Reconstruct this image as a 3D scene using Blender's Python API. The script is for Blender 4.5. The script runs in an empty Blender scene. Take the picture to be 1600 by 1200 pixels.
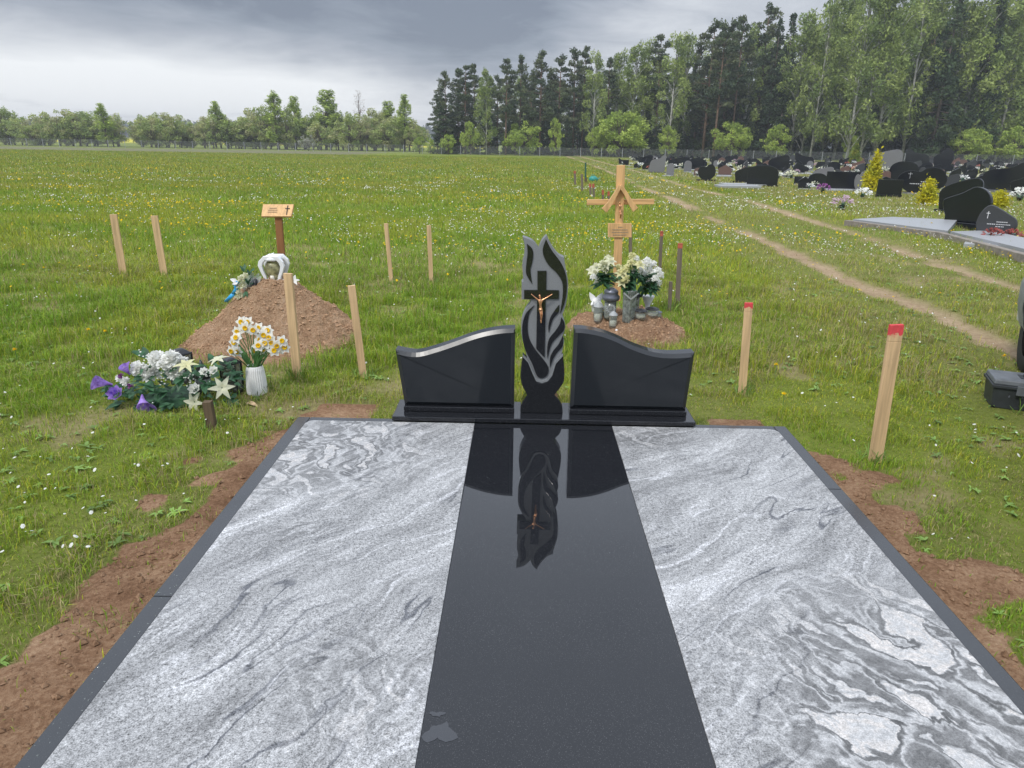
import bpy, bmesh, math, random
import numpy as np
from mathutils import Vector, Matrix
R=math.radians
random.seed(7); NR=np.random.RandomState(11)
S=bpy.context.scene; COL=S.collection
# ------------------------------------------------------------------ camera
CAM_H=1.55; FPX=1109.0; PITCH=R(18.83); YAW=R(0.62); ROLL=R(0.90)
_f=Vector((-math.sin(YAW)*math.cos(PITCH), math.cos(YAW)*math.cos(PITCH), -math.sin(PITCH)))
_r0=Vector((math.cos(YAW),math.sin(YAW),0)); _u0=_r0.cross(_f)
_r=_r0*math.cos(ROLL)+_u0*math.sin(ROLL); _u=_r.cross(_f)
cd=bpy.data.cameras.new('camera'); cam=bpy.data.objects.new('camera',cd); COL.objects.link(cam)
cd.sensor_width=36; cd.lens=FPX/1600*36; cd.clip_end=5000; cd.clip_start=0.05
cam.matrix_world=Matrix(((_r.x,_u.x,-_f.x,0),(_r.y,_u.y,-_f.y,0),(_r.z,_u.z,-_f.z,CAM_H),(0,0,0,1)))
S.camera=cam
S.render.resolution_x=1024; S.render.resolution_y=768
S.view_settings.view_transform='Standard'; S.view_settings.look='None'; S.view_settings.gamma=1
S.view_settings.exposure=0.19; HAZE=.00055
# ------------------------------------------------------------------ node helper
class NT:
    def __init__(s,tree): s.t=tree; s.n=tree.nodes; s.l=tree.links
    def new(s,typ,**kw):
        n=s.n.new(typ)
        for k,v in kw.items(): setattr(n,k,v)
        return n
    def put(s,sock,v):
        if hasattr(v,'is_output') or isinstance(v,bpy.types.NodeSocket): s.l.new(v,sock)
        elif v is not None:
            if isinstance(v,(tuple,list)) and len(v)==3 and sock.type=='RGBA': v=(*v,1)
            sock.default_value=v
    def math(s,op,a,b=None,c=None,clamp=False):
        n=s.new('ShaderNodeMath',operation=op,use_clamp=clamp); s.put(n.inputs[0],a)
        if b is not None: s.put(n.inputs[1],b)
        if c is not None: s.put(n.inputs[2],c)
        return n.outputs[0]
    def vmath(s,op,a,b=None,scale=None):
        n=s.new('ShaderNodeVectorMath',operation=op); s.put(n.inputs[0],a)
        if b is not None: s.put(n.inputs[1],b)
        if scale is not None: s.put(n.inputs['Scale'],scale)
        return n.outputs['Value'] if op in('DOT_PRODUCT','LENGTH','DISTANCE') else n.outputs[0]
    def noise(s,vec,scale,detail=4,rough=.55,dist=0,out='Fac'):
        n=s.new('ShaderNodeTexNoise'); s.put(n.inputs['Vector'],vec); n.inputs['Scale'].default_value=scale
        n.inputs['Detail'].default_value=detail; n.inputs['Roughness'].default_value=rough; n.inputs['Distortion'].default_value=dist
        return n.outputs[out]
    def ramp(s,fac,stops,interp='LINEAR'):
        n=s.new('ShaderNodeValToRGB'); n.color_ramp.interpolation=interp; e=n.color_ramp.elements
        while len(e)<len(stops): e.new(0.5)
        for i,(p,c) in enumerate(stops):
            e[i].position=p
            if not isinstance(c,(tuple,list)): c=(c,c,c)
            e[i].color=(*c,1)
        s.put(n.inputs[0],fac); return n.outputs[0]
    def mix(s,f,a,b,mode='MIX'):
        n=s.new('ShaderNodeMix',data_type='RGBA',blend_type=mode); s.put(n.inputs[0],f); s.put(n.inputs[6],a); s.put(n.inputs[7],b); return n.outputs[2]
    def smooth(s,v,a,b):
        n=s.new('ShaderNodeMapRange',interpolation_type='SMOOTHSTEP'); s.put(n.inputs[0],v); n.inputs[1].default_value=a; n.inputs[2].default_value=b; return n.outputs[0]
    def mapping(s,vec,loc=(0,0,0),rot=(0,0,0),scale=(1,1,1)):
        n=s.new('ShaderNodeMapping'); s.put(n.inputs[0],vec); n.inputs[1].default_value=loc; n.inputs[2].default_value=rot; n.inputs[3].default_value=scale; return n.outputs[0]
    def bump(s,h,strength=.3,dist=.01,normal=None):
        n=s.new('ShaderNodeBump'); n.inputs['Strength'].default_value=strength; n.inputs['Distance'].default_value=dist; s.put(n.inputs['Height'],h)
        if normal is not None: s.put(n.inputs['Normal'],normal)
        return n.outputs[0]
# ------------------------------------------------------------------ world: overcast sky
SUN_EL=R(52); SUN_AZ=R(215)     # compass style: direction the light comes from, clockwise from +Y
W=bpy.data.worlds.new('World'); S.world=W; W.use_nodes=True
w=NT(W.node_tree); w.n.clear()
tc=w.new('ShaderNodeTexCoord').outputs['Generated']
sep=w.new('ShaderNodeSeparateXYZ'); w.put(sep.inputs[0],tc); X,Y,Z=sep.outputs
sky=w.new('ShaderNodeTexSky'); sky.sky_type='NISHITA'; sky.sun_disc=False; sky.sun_elevation=SUN_EL; sky.sun_rotation=SUN_AZ; sky.dust_density=2
sk=w.vmath('SCALE',sky.outputs[0],scale=0.10)
zz=w.math('ADD',w.math('MAXIMUM',Z,0.0),0.10)
cx=w.math('DIVIDE',X,zz); cy=w.math('DIVIDE',Y,zz)
cmb=w.new('ShaderNodeCombineXYZ'); w.put(cmb.inputs[0],cx); w.put(cmb.inputs[1],cy)
flat=cmb.outputs[0]
n1=w.noise(flat,0.55,6,.55,.6); n2=w.noise(w.mapping(flat,loc=(3.1,7.7,0)),1.7,7,.6,.8)
band=w.noise(w.mapping(tc,scale=(3.2,3.2,15),loc=(1.3,0,.6)),1.1,6,.55,.3)   # layered banks low over the horizon
az=w.math('ARCTAN2',X,Y)                      # 0 ahead, + right
e=w.math('ARCSINE',w.math('MINIMUM',w.math('MAXIMUM',Z,-.99),.99))
# rain-dark cloud mass ahead
def blob(a0,e0,sa,se,pw=1.0):
    da=w.math('DIVIDE',w.math('SUBTRACT',az,a0),sa); de=w.math('DIVIDE',w.math('SUBTRACT',e,e0),se)
    d=w.math('ADD',w.math('MULTIPLY',da,da),w.math('MULTIPLY',de,de))
    return w.math('POWER',2.718,w.math('MULTIPLY',d,-1.0*pw))
n1c=w.math('SUBTRACT',n1,.5); n2c=w.math('SUBTRACT',n2,.5); bc=w.math('SUBTRACT',band,.5)
soft=w.math('SUBTRACT',w.noise(w.mapping(tc,scale=(2.2,2.2,6.5),loc=(.4,2.2,.3)),1.5,5,.55,.6),.5)
shaft=w.math('SUBTRACT',w.noise(w.mapping(tc,scale=(9,9,1.2),rot=(0,0,0)),1.3,3,.5,.2),.5)
az0,e0=az,e
az=w.math('ADD',az,w.math('MULTIPLY',soft,.35)); e=w.math('ADD',e,w.math('MULTIPLY',n2c,.03))
val=.455
for a0,eb,sa,se,k in ((-.60,.060,.38,.050,.36),(-.28,.040,.28,.034,.34),(-.20,.195,.26,.085,-.27),(-.05,.12,.12,.08,-.15),(-.80,.175,.28,.035,-.17),(-.40,.14,.16,.03,-.05),(.24,.15,.20,.08,.14)):
    val=w.math('ADD',val,w.math('MULTIPLY',blob(a0,eb,sa,se),k))
val=w.math('ADD',val,w.math('MULTIPLY',n1c,.46)); val=w.math('ADD',val,w.math('MULTIPLY',soft,.40)); val=w.math('ADD',val,w.math('MULTIPLY',n2c,.42))
val=w.math('ADD',val,w.math('MULTIPLY',w.math('MULTIPLY',bc,.95),w.smooth(e0,.16,.03)))
val=w.math('ADD',val,w.math('MULTIPLY',w.math('MULTIPLY',shaft,.22),blob(-.05,.10,.30,.10)))
low=w.ramp(val,[(.20,(.205,.235,.295)),(.32,(.295,.33,.395)),(.45,(.42,.45,.51)),(.60,(.62,.645,.69)),(.90,(.92,.94,.96))])
e=e0
hi=w.ramp(w.math('ADD',n1,w.math('MULTIPLY',n2c,.4)),[(0.25,(1.12,1.22,1.38)),(.55,(.93,1.02,1.17)),(.8,(.77,.85,.99))])
cloud=w.mix(w.smooth(e,.22,.50),low,hi)
tot=w.mix(.10,cloud,sk)
bg=w.new('ShaderNodeBackground'); w.put(bg.inputs[0],tot); bg.inputs[1].default_value=1.0
wo=w.new('ShaderNodeOutputWorld'); w.l.new(bg.outputs[0],wo.inputs[0])
sd=bpy.data.lights.new('sun','SUN'); sd.energy=2.0; sd.angle=R(12); sd.color=(1,.96,.90)
sun=bpy.data.objects.new('sun',sd); COL.objects.link(sun)
sv=Vector((math.sin(SUN_AZ)*math.cos(SUN_EL),math.cos(SUN_AZ)*math.cos(SUN_EL),math.sin(SUN_EL)))
sun.rotation_euler=sv.to_track_quat('Z','Y').to_euler()
# ------------------------------------------------------------------ geometry helpers
def ray(u,v): return _f+_r*((u-800)/FPX)-_u*((v-600)/FPX)
def wall(u,v,y):
    d=ray(u,v); t=y/d.y; return Vector((d.x*t,y,CAM_H+d.z*t))
def level(u,v,z):
    d=ray(u,v); t=(z-CAM_H)/d.z; return Vector((d.x*t,d.y*t,z))
def sm(t): t=min(max(t,0),1); return t*t*(3-2*t)
def gz(x,y): return -1.0*sm((y-7)/50)
def gnd(u,v):
    z=0
    for _ in range(60): p=level(u,v,z); z=.5*z+.5*gz(p.x,p.y)
    return p
def tag(o,label=None,cat=None,group=None,kind=None):
    if label: o['label']=label
    if cat: o['category']=cat
    if group: o['group']=group
    if kind: o['kind']=kind
    return o
def thing(name,loc,label,cat,group=None,rz=0):
    o=bpy.data.objects.new(name,None); COL.objects.link(o); o.location=loc; o.rotation_euler=(0,0,rz); o.empty_display_size=.1
    return tag(o,label,cat,group)
def rootloc(o):
    v=Vector((0,0,0))
    while o is not None: v+=Vector(o.location); o=o.parent
    return v
def basis(d,up=Vector((0,0,1))):
    d=Vector(d).normalized()
    if abs(d.dot(up))>.98: up=Vector((1,0,0))
    a=up.cross(d).normalized(); b=d.cross(a); return a,b,d
class MB:
    def __init__(s): s.v=[]; s.f=[]
    def add(s,vs,fs):
        k=len(s.v); s.v+= [tuple(v) for v in vs]; s.f+=[tuple(i+k for i in f) for f in fs]; return s
    def box(s,c,d,rot=None):
        hx,hy,hz=d[0]/2,d[1]/2,d[2]/2
        vs=[Vector((x,y,z)) for x in(-hx,hx) for y in(-hy,hy) for z in(-hz,hz)]
        if rot is not None: vs=[rot@q for q in vs]
        c=Vector(c); return s.add([q+c for q in vs],[(0,1,3,2),(4,6,7,5),(0,4,5,1),(2,3,7,6),(0,2,6,4),(1,5,7,3)])
    def rod(s,p0,p1,wd,th,side=Vector((1,0,0))):      # rectangular bar from p0 to p1
        p0=Vector(p0);p1=Vector(p1); d=(p1-p0).normalized(); a=(side-d*side.dot(d)).normalized(); b=d.cross(a)
        vs=[p+a*(wd/2*i)+b*(th/2*j) for p in(p0,p1) for i,j in((-1,-1),(1,-1),(1,1),(-1,1))]
        return s.add(vs,[(0,3,2,1),(4,5,6,7),(0,1,5,4),(1,2,6,5),(2,3,7,6),(3,0,4,7)])
    def prism(s,pts,y0,y1):                           # outline in x,z extruded along y
        n=len(pts); vs=[(p[0],y0,p[1]) for p in pts]+[(p[0],y1,p[1]) for p in pts]
        return s.add(vs,[tuple(range(n)),tuple(range(2*n-1,n-1,-1))]+[(i,(i+1)%n,(i+1)%n+n,i+n)[::-1] for i in range(n)])
    def lathe(s,c,prof,seg=16,axis=(0,0,1),cap=True):
        a,b,d=basis(axis); c=Vector(c); vs=[];fs=[];m=len(prof)
        for r,z in prof:
            for k in range(seg):
                t=2*math.pi*k/seg; vs.append(c+d*z+(a*math.cos(t)+b*math.sin(t))*r)
        for i in range(m-1):
            for k in range(seg):
                k2=(k+1)%seg; fs.append((i*seg+k,i*seg+k2,(i+1)*seg+k2,(i+1)*seg+k))
        if cap: fs+= [tuple(range(seg))[::-1],tuple(range((m-1)*seg,m*seg))]
        return s.add(vs,fs)
    def tube(s,pts,rad,seg=8):
        pts=[Vector(p) for p in pts]; n=len(pts)
        if not hasattr(rad,'__len__'): rad=[rad]*n
        vs=[];fs=[]
        for i,p in enumerate(pts):
            d=(pts[min(i+1,n-1)]-pts[max(i-1,0)]); a,b,_=basis(d)
            for k in range(seg):
                t=2*math.pi*k/seg; vs.append(p+(a*math.cos(t)+b*math.sin(t))*rad[i])
        for i in range(n-1):
            for k in range(seg): k2=(k+1)%seg; fs.append((i*seg+k,i*seg+k2,(i+1)*seg+k2,(i+1)*seg+k))
        fs+=[tuple(range(seg))[::-1],tuple(range((n-1)*seg,n*seg))]
        return s.add(vs,fs)
    def petal(s,c,d,nrm,L,Wd,curl=.3,cup=.15,seg=4,pt=.6):   # leaf or petal strip with a midrib fold
        d=Vector(d).normalized(); nrm=Vector(nrm); nrm=(nrm-d*nrm.dot(d)).normalized(); sd=d.cross(nrm); c=Vector(c)
        vs=[];fs=[]
        for i in range(seg+1):
            t=i/seg; wd=Wd*.5*(math.sin(math.pi*min(t**pt,1)*.93+.12)) ; q=c+d*(L*t*(1-.15*curl*t))-nrm*(curl*L*t*t)
            vs+= [q-sd*wd+nrm*(cup*wd),q,q+sd*wd+nrm*(cup*wd)]
        for i in range(seg):
            for j in(0,1): a=i*3+j; fs.append((a,a+1,a+4,a+3))
        return s.add(vs,fs)
    def build(s,name,mat,parent=None,smooth=False,bevel=0,seg=2,mw=None):
        o0=rootloc(parent) if parent is not None else Vector((0,0,0))
        me=bpy.data.meshes.new(name); me.from_pydata([(x-o0.x,y-o0.y,z-o0.z) for x,y,z in s.v],[],s.f); me.update()
        me.materials.append(mat)
        o=bpy.data.objects.new(name,me); COL.objects.link(o); o.parent=parent
        if smooth: me.shade_smooth()
        if bevel:
            m=o.modifiers.new('b','BEVEL'); m.width=bevel; m.segments=seg; m.limit_method='ANGLE'; m.angle_limit=R(35); m.harden_normals=False
        return o
KIDS={}
def copy_tree(o,parent=None):
    c=o.copy(); COL.objects.link(c); c.parent=parent
    for ch in list(o.children): copy_tree(ch,c)
    return c
# ------------------------------------------------------------------ materials
def material(name,base,rough=.6,var=.15,scale=20,bump=0,bscale=None,metal=0,spec=.5,hue=None,trans=0,alpha=None,detail=4,stretch=None):
    m=bpy.data.materials.new(name); m.use_nodes=True; t=NT(m.node_tree); b=t.n['Principled BSDF']
    co=t.new('ShaderNodeTexCoord').outputs['Object']
    v=t.mapping(co,scale=stretch) if stretch else co
    n=t.noise(v,scale,detail)
    lo=tuple(max(c*(1-var*1.6),0) for c in base); hi_=tuple(c*(1+var*1.6) for c in (hue or base))
    t.put(b.inputs['Base Color'],t.ramp(n,[(.25,lo),(.75,hi_)]))
    b.inputs['Roughness'].default_value=rough; b.inputs['Metallic'].default_value=metal; b.inputs['Specular IOR Level'].default_value=spec
    if bump: t.put(b.inputs['Normal'],t.bump(t.noise(v,bscale or scale*2,6,.6),1.0,bump))
    if trans: b.inputs['Transmission Weight'].default_value=trans; b.inputs['IOR'].default_value=1.35
    return m
def leafmat(name,attr='col',rough=.6,transl=.25,spec=.2):
    m=bpy.data.materials.new(name); m.use_nodes=True; t=NT(m.node_tree); b=t.n['Principled BSDF']
    a=t.new('ShaderNodeAttribute',attribute_name=attr).outputs['Color']
    t.put(b.inputs['Base Color'],a); b.inputs['Roughness'].default_value=rough; b.inputs['Specular IOR Level'].default_value=spec
    tr=t.new('ShaderNodeBsdfTranslucent'); t.put(tr.inputs[0],a); mx=t.new('ShaderNodeMixShader'); mx.inputs[0].default_value=transl
    t.l.new(b.outputs[0],mx.inputs[1]); t.l.new(tr.outputs[0],mx.inputs[2]); t.l.new(mx.outputs[0],t.n['Material Output'].inputs[0])
    return m
def granite_black(name,base,rough,fleck=.5,smear=0.0):
    m=bpy.data.materials.new(name); m.use_nodes=True; t=NT(m.node_tree); b=t.n['Principled BSDF']
    co=t.new('ShaderNodeTexCoord').outputs['Object']
    n=t.noise(co,420,2,.6); f=t.ramp(n,[(.62,0.0),(.72,1.0)])
    c=t.mix(f,base,tuple(x+.16*fleck for x in base))
    t.put(b.inputs['Base Color'],c); b.inputs['Specular IOR Level'].default_value=.5; b.inputs['IOR'].default_value=1.56
    s_=t.noise(t.mapping(co,rot=(0,.5,0),scale=(1,1,2)),3.0,5,.6,1.0)
    t.put(b.inputs['Roughness'],t.math('ADD',rough,t.math('MULTIPLY',t.smooth(s_,.5,.75),smear)))
    return m
def granite_grey(name):
    """pale gneiss: salt-and-pepper ground, drawn-out veins, and folded zones with big pale lenses"""
    m=bpy.data.materials.new(name); m.use_nodes=True; t=NT(m.node_tree); b=t.n['Principled BSDF']
    co=t.new('ShaderNodeTexCoord').outputs['Object']
    w1=t.vmath('SUBTRACT',t.noise(co,1.25,2,.5,out='Color'),(.5,.5,.5))
    w2=t.vmath('SUBTRACT',t.noise(co,4.5,3,.5,out='Color'),(.5,.5,.5))
    w3=t.vmath('SUBTRACT',t.noise(co,18,4,.65,out='Color'),(.5,.5,.5))
    p=t.vmath('ADD',co,t.vmath('SCALE',w1,scale=.46)); p=t.vmath('ADD',p,t.vmath('SCALE',w2,scale=.075)); p=t.vmath('ADD',p,t.vmath('SCALE',w3,scale=.022))
    def zone(c,r):
        return t.smooth(t.math('ADD',t.vmath('DISTANCE',co,c),t.math('MULTIPLY',t.math('SUBTRACT',t.noise(co,3,3),.5),.6)),r,r*.35)
    z1=zone((1.22,1.45,.16),.86); z2=zone((-1.0,3.15,.16),.80); z3=zone((.62,3.35,.16),.26); z4=zone((-.50,1.55,.16),.30)
    fold=t.math('MAXIMUM',t.math('MAXIMUM',z1,t.math('MULTIPLY',z2,.75)),t.math('MULTIPLY',t.math('MAXIMUM',z3,z4),.40))
    sx=t.new('ShaderNodeSeparateXYZ'); t.put(sx.inputs[0],co); right=t.smooth(sx.outputs[0],0,.3)
    pl=t.mapping(t.mapping(p,rot=(0,0,R(34))),scale=(8.5,1.15,1)); pr=t.mapping(t.mapping(p,rot=(0,0,R(52))),scale=(7.5,1.3,1),loc=(4,2,0))
    n=t.new('ShaderNodeMix',data_type='VECTOR'); t.put(n.inputs[0],right); t.put(n.inputs[4],pl); t.put(n.inputs[5],pr); ps=n.outputs[1]
    veins=t.noise(ps,.8,5,.6,.2)
    fine=t.noise(t.mapping(ps,scale=(2.6,2.2,1)),1.3,6,.68,.3)
    blot=t.noise(co,2.4,4,.6,.3)
    line=t.math('ABSOLUTE',t.math('SUBTRACT',t.noise(t.mapping(ps,loc=(8,3,0)),.55,3,.55,.1),.5))
    line2=t.math('ABSOLUTE',t.math('SUBTRACT',t.noise(t.mapping(ps,loc=(2,9,0)),.60,3,.5,.1),.5))
    q=t.vmath('ADD',co,t.vmath('SCALE',w1,scale=.42)); q=t.vmath('ADD',q,t.vmath('SCALE',w2,scale=.22))
    q=t.vmath('ADD',q,t.vmath('SCALE',w3,scale=.05))
    fl=t.noise(t.mapping(t.mapping(q,rot=(0,0,R(-35))),scale=(2.3,1.0,1)),3.4,3,.5,.6)
    rings=t.math('SINE',t.math('MULTIPLY',fl,70.0)); rings=t.math('MULTIPLY_ADD',rings,.5,.5)
    foldv=t.ramp(fl,[(.28,.66),(.38,.64),(.405,.07),(.455,.13),(.48,.55),(.515,.42),(.545,.06),(.60,.09),(.625,.58),(.8,.70)])
    foldv=t.mix(.20,foldv,t.ramp(rings,[(.1,.14),(.5,.38),(.9,.58)]))
    foldv=t.mix(.16,foldv,t.ramp(fine,[(.3,.05),(.5,.35),(.7,.75)]))
    g0=t.ramp(veins,[(.27,.10),(.40,.24),(.50,.355),(.60,.46),(.72,.74)])
    g0=t.mix(.35,g0,t.ramp(fine,[(.32,.09),(.5,.36),(.68,.74)]))
    g0=t.mix(.30,g0,t.ramp(blot,[(.3,.25),(.5,.365),(.7,.47)]))
    m1=t.smooth(t.noise(co,1.9,2),.48,.62); wv=t.noise(co,5,2)
    g0=t.mix(t.math('MULTIPLY',t.smooth(line,.013,.002),t.math('MULTIPLY',m1,.85)),g0,(.10,.105,.12))
    m2=t.smooth(t.noise(t.mapping(co,loc=(5,5,0)),1.7,2),.44,.60)
    g0=t.mix(t.math('MULTIPLY',t.smooth(t.math('ADD',line2,t.math('MULTIPLY',wv,.012)),.026,.006),t.math('MULTIPLY',m2,.75)),g0,(.62,.62,.63))
    strat=t.math('ABSOLUTE',t.math('SUBTRACT',t.math('FRACT',t.math('MULTIPLY',t.noise(t.mapping(ps,scale=(.8,.8,1)),.8,3,.55,.25),15.0)),.5))
    m3=t.math('MULTIPLY',t.smooth(t.noise(t.mapping(co,loc=(1,7,0)),2.6,3),.46,.62),t.math('MULTIPLY_ADD',z2,.6,.28))
    g0=t.mix(t.math('MULTIPLY',t.smooth(strat,.16,.02),m3),g0,(.09,.095,.11)); g0=t.mix(t.math('MULTIPLY',t.smooth(strat,.36,.48),m3),g0,(.68,.68,.69))
    c_=t.mix(t.math('MULTIPLY',fold,.95),g0,foldv)
    grain=t.noise(co,230,3,.8); grain2=t.noise(co,85,3,.7)
    gr=t.math('ADD',t.math('MULTIPLY',t.math('SUBTRACT',grain,.5),3.7),t.math('MULTIPLY',t.math('SUBTRACT',grain2,.5),2.0))
    amt=t.math('MULTIPLY_ADD',fold,-.55,1.0)
    k=t.math('ADD',1.0,t.math('MULTIPLY',gr,amt))
    kk=t.new('ShaderNodeCombineXYZ'); [t.put(kk.inputs[i],k) for i in range(3)]
    c_=t.vmath('MULTIPLY',c_,kk.outputs[0])
    warm=t.smooth(foldv,.50,.60)
    tint=t.mix(t.math('MULTIPLY',warm,fold),(.985,.995,1.01),(1.02,.975,.94))
    c_=t.vmath('MULTIPLY',c_,tint)
    c_=t.vmath('SCALE',c_,scale=.90)
    t.put(b.inputs['Base Color'],c_); b.inputs['Roughness'].default_value=.35; b.inputs['Specular IOR Level'].default_value=.12
    return m
def woodmat(name,base,rough=.65,axis=2):
    m=bpy.data.materials.new(name); m.use_nodes=True; t=NT(m.node_tree); b=t.n['Principled BSDF']
    co=t.new('ShaderNodeTexCoord').outputs['Object']; sc=[40,40,40]; sc[axis]=2.2
    n=t.noise(t.mapping(co,scale=tuple(sc)),1,5,.6,.5); k=t.noise(co,7,3)
    c=t.ramp(n,[(.25,tuple(x*.62 for x in base)),(.55,base),(.8,tuple(min(x*1.2,.9) for x in base))])
    c=t.mix(t.math('MULTIPLY',t.smooth(k,.55,.75),.45),c,tuple(x*.6 for x in base))
    t.put(b.inputs['Base Color'],c); b.inputs['Roughness'].default_value=rough; b.inputs['Specular IOR Level'].default_value=.2
    t.put(b.inputs['Normal'],t.bump(n,.5,.002)); return m
def soilmat(name,c0,c1,c2,bump=.02):
    m=bpy.data.materials.new(name); m.use_nodes=True; t=NT(m.node_tree); b=t.n['Principled BSDF']
    co=t.new('ShaderNodeTexCoord').outputs['Object']
    n=t.noise(co,7,8,.7); f=t.noise(co,75,5,.75); 
    c=t.ramp(t.math('MULTIPLY_ADD',f,.65,t.math('MULTIPLY',n,.4)),[(.36,c0),(.52,c1),(.68,c2)])
    t.put(b.inputs['Base Color'],c); b.inputs['Roughness'].default_value=.95; b.inputs['Specular IOR Level'].default_value=.08
    t.put(b.inputs['Normal'],t.bump(t.math('ADD',t.math('MULTIPLY',t.noise(co,28,7,.75),1.0),t.math('MULTIPLY',f,.5)),1.0,bump)); return m
M={}
M['blackgran']=granite_black('polished black granite',(.010,.011,.013),.015,.35,.0)
M['strip']=granite_black('polished black granite slab',(.011,.012,.015),.018,.6,.05)
M['wing']=granite_black('black granite headstone face',(.016,.019,.023),.10,.2,.12); M['wing'].node_tree.nodes['Principled BSDF'].inputs['IOR'].default_value=1.42
M['kerbgran']=granite_black('honed dark grey granite kerb',(.035,.038,.043),.22,.3,.10)
M['edge']=material('sawn grey granite edge',(.16,.17,.19),.5,.10,180,spec=.4)
M['sand']=material('sandblasted grey granite',(.20,.21,.22),.7,.12,220,spec=.3)
M['slab']=granite_grey('pale veined granite')
M['wood']=woodmat('fresh pine wood',(.66,.46,.26))
M['woodx']=woodmat('varnished pine wood',(.70,.43,.20),.45)
M['woodh']=woodmat('varnished pine beam',(.70,.43,.20),.45,0)
M['woodr']=woodmat('reddish brown wood',(.30,.14,.06),.6)
M['woodg']=woodmat('weathered grey wood',(.20,.165,.13),.85)
M['woodd']=woodmat('dark weathered stump',(.13,.095,.06),.9)
def paintmat(name,red,wood):
    m=woodmat(name,wood); t=NT(m.node_tree); b=t.n['Principled BSDF']; src=b.inputs['Base Color'].links[0].from_socket
    tc_=t.new('ShaderNodeTexCoord'); sp=t.new('ShaderNodeSeparateXYZ'); t.put(sp.inputs[0],tc_.outputs['Generated'])
    n_=t.noise(tc_.outputs['Object'],38,4,.6); f_=t.smooth(t.math('ADD',sp.outputs[2],t.math('MULTIPLY',t.math('SUBTRACT',n_,.5),1.3)),.30,.48)
    t.put(b.inputs['Base Color'],t.mix(t.math('MULTIPLY',f_,.92),src,t.ramp(n_,[(.3,tuple(c*.7 for c in red)),(.7,red)]))); return m
M['red']=paintmat('red spray paint on pine',(.74,.05,.08),(.66,.46,.26))
M['dred']=material('wilted dark red petals',(.26,.05,.04),.7,.4,30)
M['orangep']=material('faded orange paint',(.42,.10,.06),.7,.3,30)
M['gold']=material('cast bronze figure',(.80,.42,.22),.33,.15,60,metal=1)
M['soil']=soilmat('sandy soil mound',(.25,.14,.08),(.54,.345,.21),(.74,.54,.37),.05)
M['soil2']=soilmat('darker sandy soil',(.22,.12,.07),(.44,.27,.165),(.64,.45,.31),.05)
M['clod']=soilmat('loose soil clods',(.15,.085,.05),(.27,.165,.10),(.40,.27,.18),.008)
M['white']=material('white ceramic',(.80,.80,.80),.35,.04,9)
M['whiteplast']=material('white painted metal',(.80,.81,.83),.4,.04,9)
M['petalw']=material('white petals',(.90,.90,.87),.6,.08,30,spec=.2)
M['petalc']=material('cream petals',(.78,.78,.60),.6,.08,30,spec=.2)
M['petaly']=material('pale yellow petals',(.78,.76,.46),.6,.10,30,spec=.2)
M['yellow']=material('bright yellow corona',(.85,.58,.015),.6,.10,40,spec=.2)
M['purple']=material('purple petals',(.27,.10,.55),.55,.35,30,spec=.3,hue=(.42,.28,.72))
M['magenta']=material('plum petals',(.20,.04,.20),.6,.2,40)
M['pink']=material('pink lilac petals',(.62,.45,.55),.6,.2,30)
M['leaf']=material('dark green fabric leaves',(.035,.10,.05),.5,.35,25,hue=(.06,.16,.075))
M['stem']=material('green stems',(.08,.20,.05),.55,.2,30)
M['teal']=material('teal plastic',(.02,.26,.22),.4,.1,8)
M['blue']=material('bright blue ribbon',(.05,.42,.80),.4,.1,12)
M['blackp']=material('black lantern metal',(.018,.019,.022),.35,.2,30)
M['greyp']=material('grey lantern lid',(.16,.17,.21),.35,.15,20,metal=.5)
M['glass']=material('clear glass',(.80,.86,.84),.05,.03,9,trans=.85)
M['glassd']=material('smoked lantern glass',(.35,.38,.36),.12,.5,35,trans=.55)
M['candle']=material('candle wax',(.75,.72,.62),.5,.08,9)
M['brown']=material('dry leaf',(.42,.30,.18),.8,.2,30)
M['photo']=material('olive lantern print',(.24,.23,.12),.3,.7,22)
M['wrap']=material('clear cellophane wrap',(.62,.66,.68),.12,.2,20,trans=.6)
M['ink']=material('grey printed lettering',(.33,.25,.17),.8,.1,20)
M['inkb']=material('black cross print',(.03,.025,.02),.7,.1,20)
M['inkw']=material('engraved white lettering',(.62,.63,.65),.7,.1,20)
M['carpaint']=material('silver grey car paint',(.60,.63,.64),.28,.04,6,spec=.6)
M['carplast']=material('grey bumper plastic',(.27,.29,.30),.55,.10,14)
M['rubber']=material('tyre rubber',(.03,.03,.032),.85,.2,60)
M['rim']=material('steel wheel rim',(.30,.31,.32),.35,.1,12,metal=.8)
M['carglass']=material('tinted window glass',(.02,.025,.03),.04,.05,9)
M['lampred']=material('rusty orange marker',(.33,.09,.04),.45,.3,30)
M['toolb']=material('black toolbox plastic',(.035,.04,.047),.5,.25,12)
M['toollid']=material('dusty grey toolbox lid',(.12,.13,.145),.55,.2,14)
M['concrete']=material('weathered concrete',(.24,.21,.18),.9,.2,10,bump=.004)
M['galv']=material('galvanised fence steel',(.38,.40,.41),.5,.1,6)
M['bark']=material('grey brown bark',(.13,.10,.08),.9,.3,4)
M['pinebark']=material('pine bark',(.17,.11,.075),.9,.35,3)
M['birch']=material('birch bark',(.45,.44,.41),.85,.45,2.5)
M['foliage']=leafmat('foliage'); M['grass']=leafmat('grass blades',transl=.3,spec=.25)
GRAN=[material('black headstone granite',(.014,.016,.020),.10,.2,200),material('dark grey headstone granite',(.05,.053,.058),.25,.2,200),
      material('grey headstone granite',(.17,.17,.18),.4,.2,160),material('brown headstone granite',(.13,.075,.06),.35,.25,160),
      material('pale slab granite',(.34,.35,.365),.4,.12,120),material('dark slab granite',(.11,.11,.12),.3,.12,120)]
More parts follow.
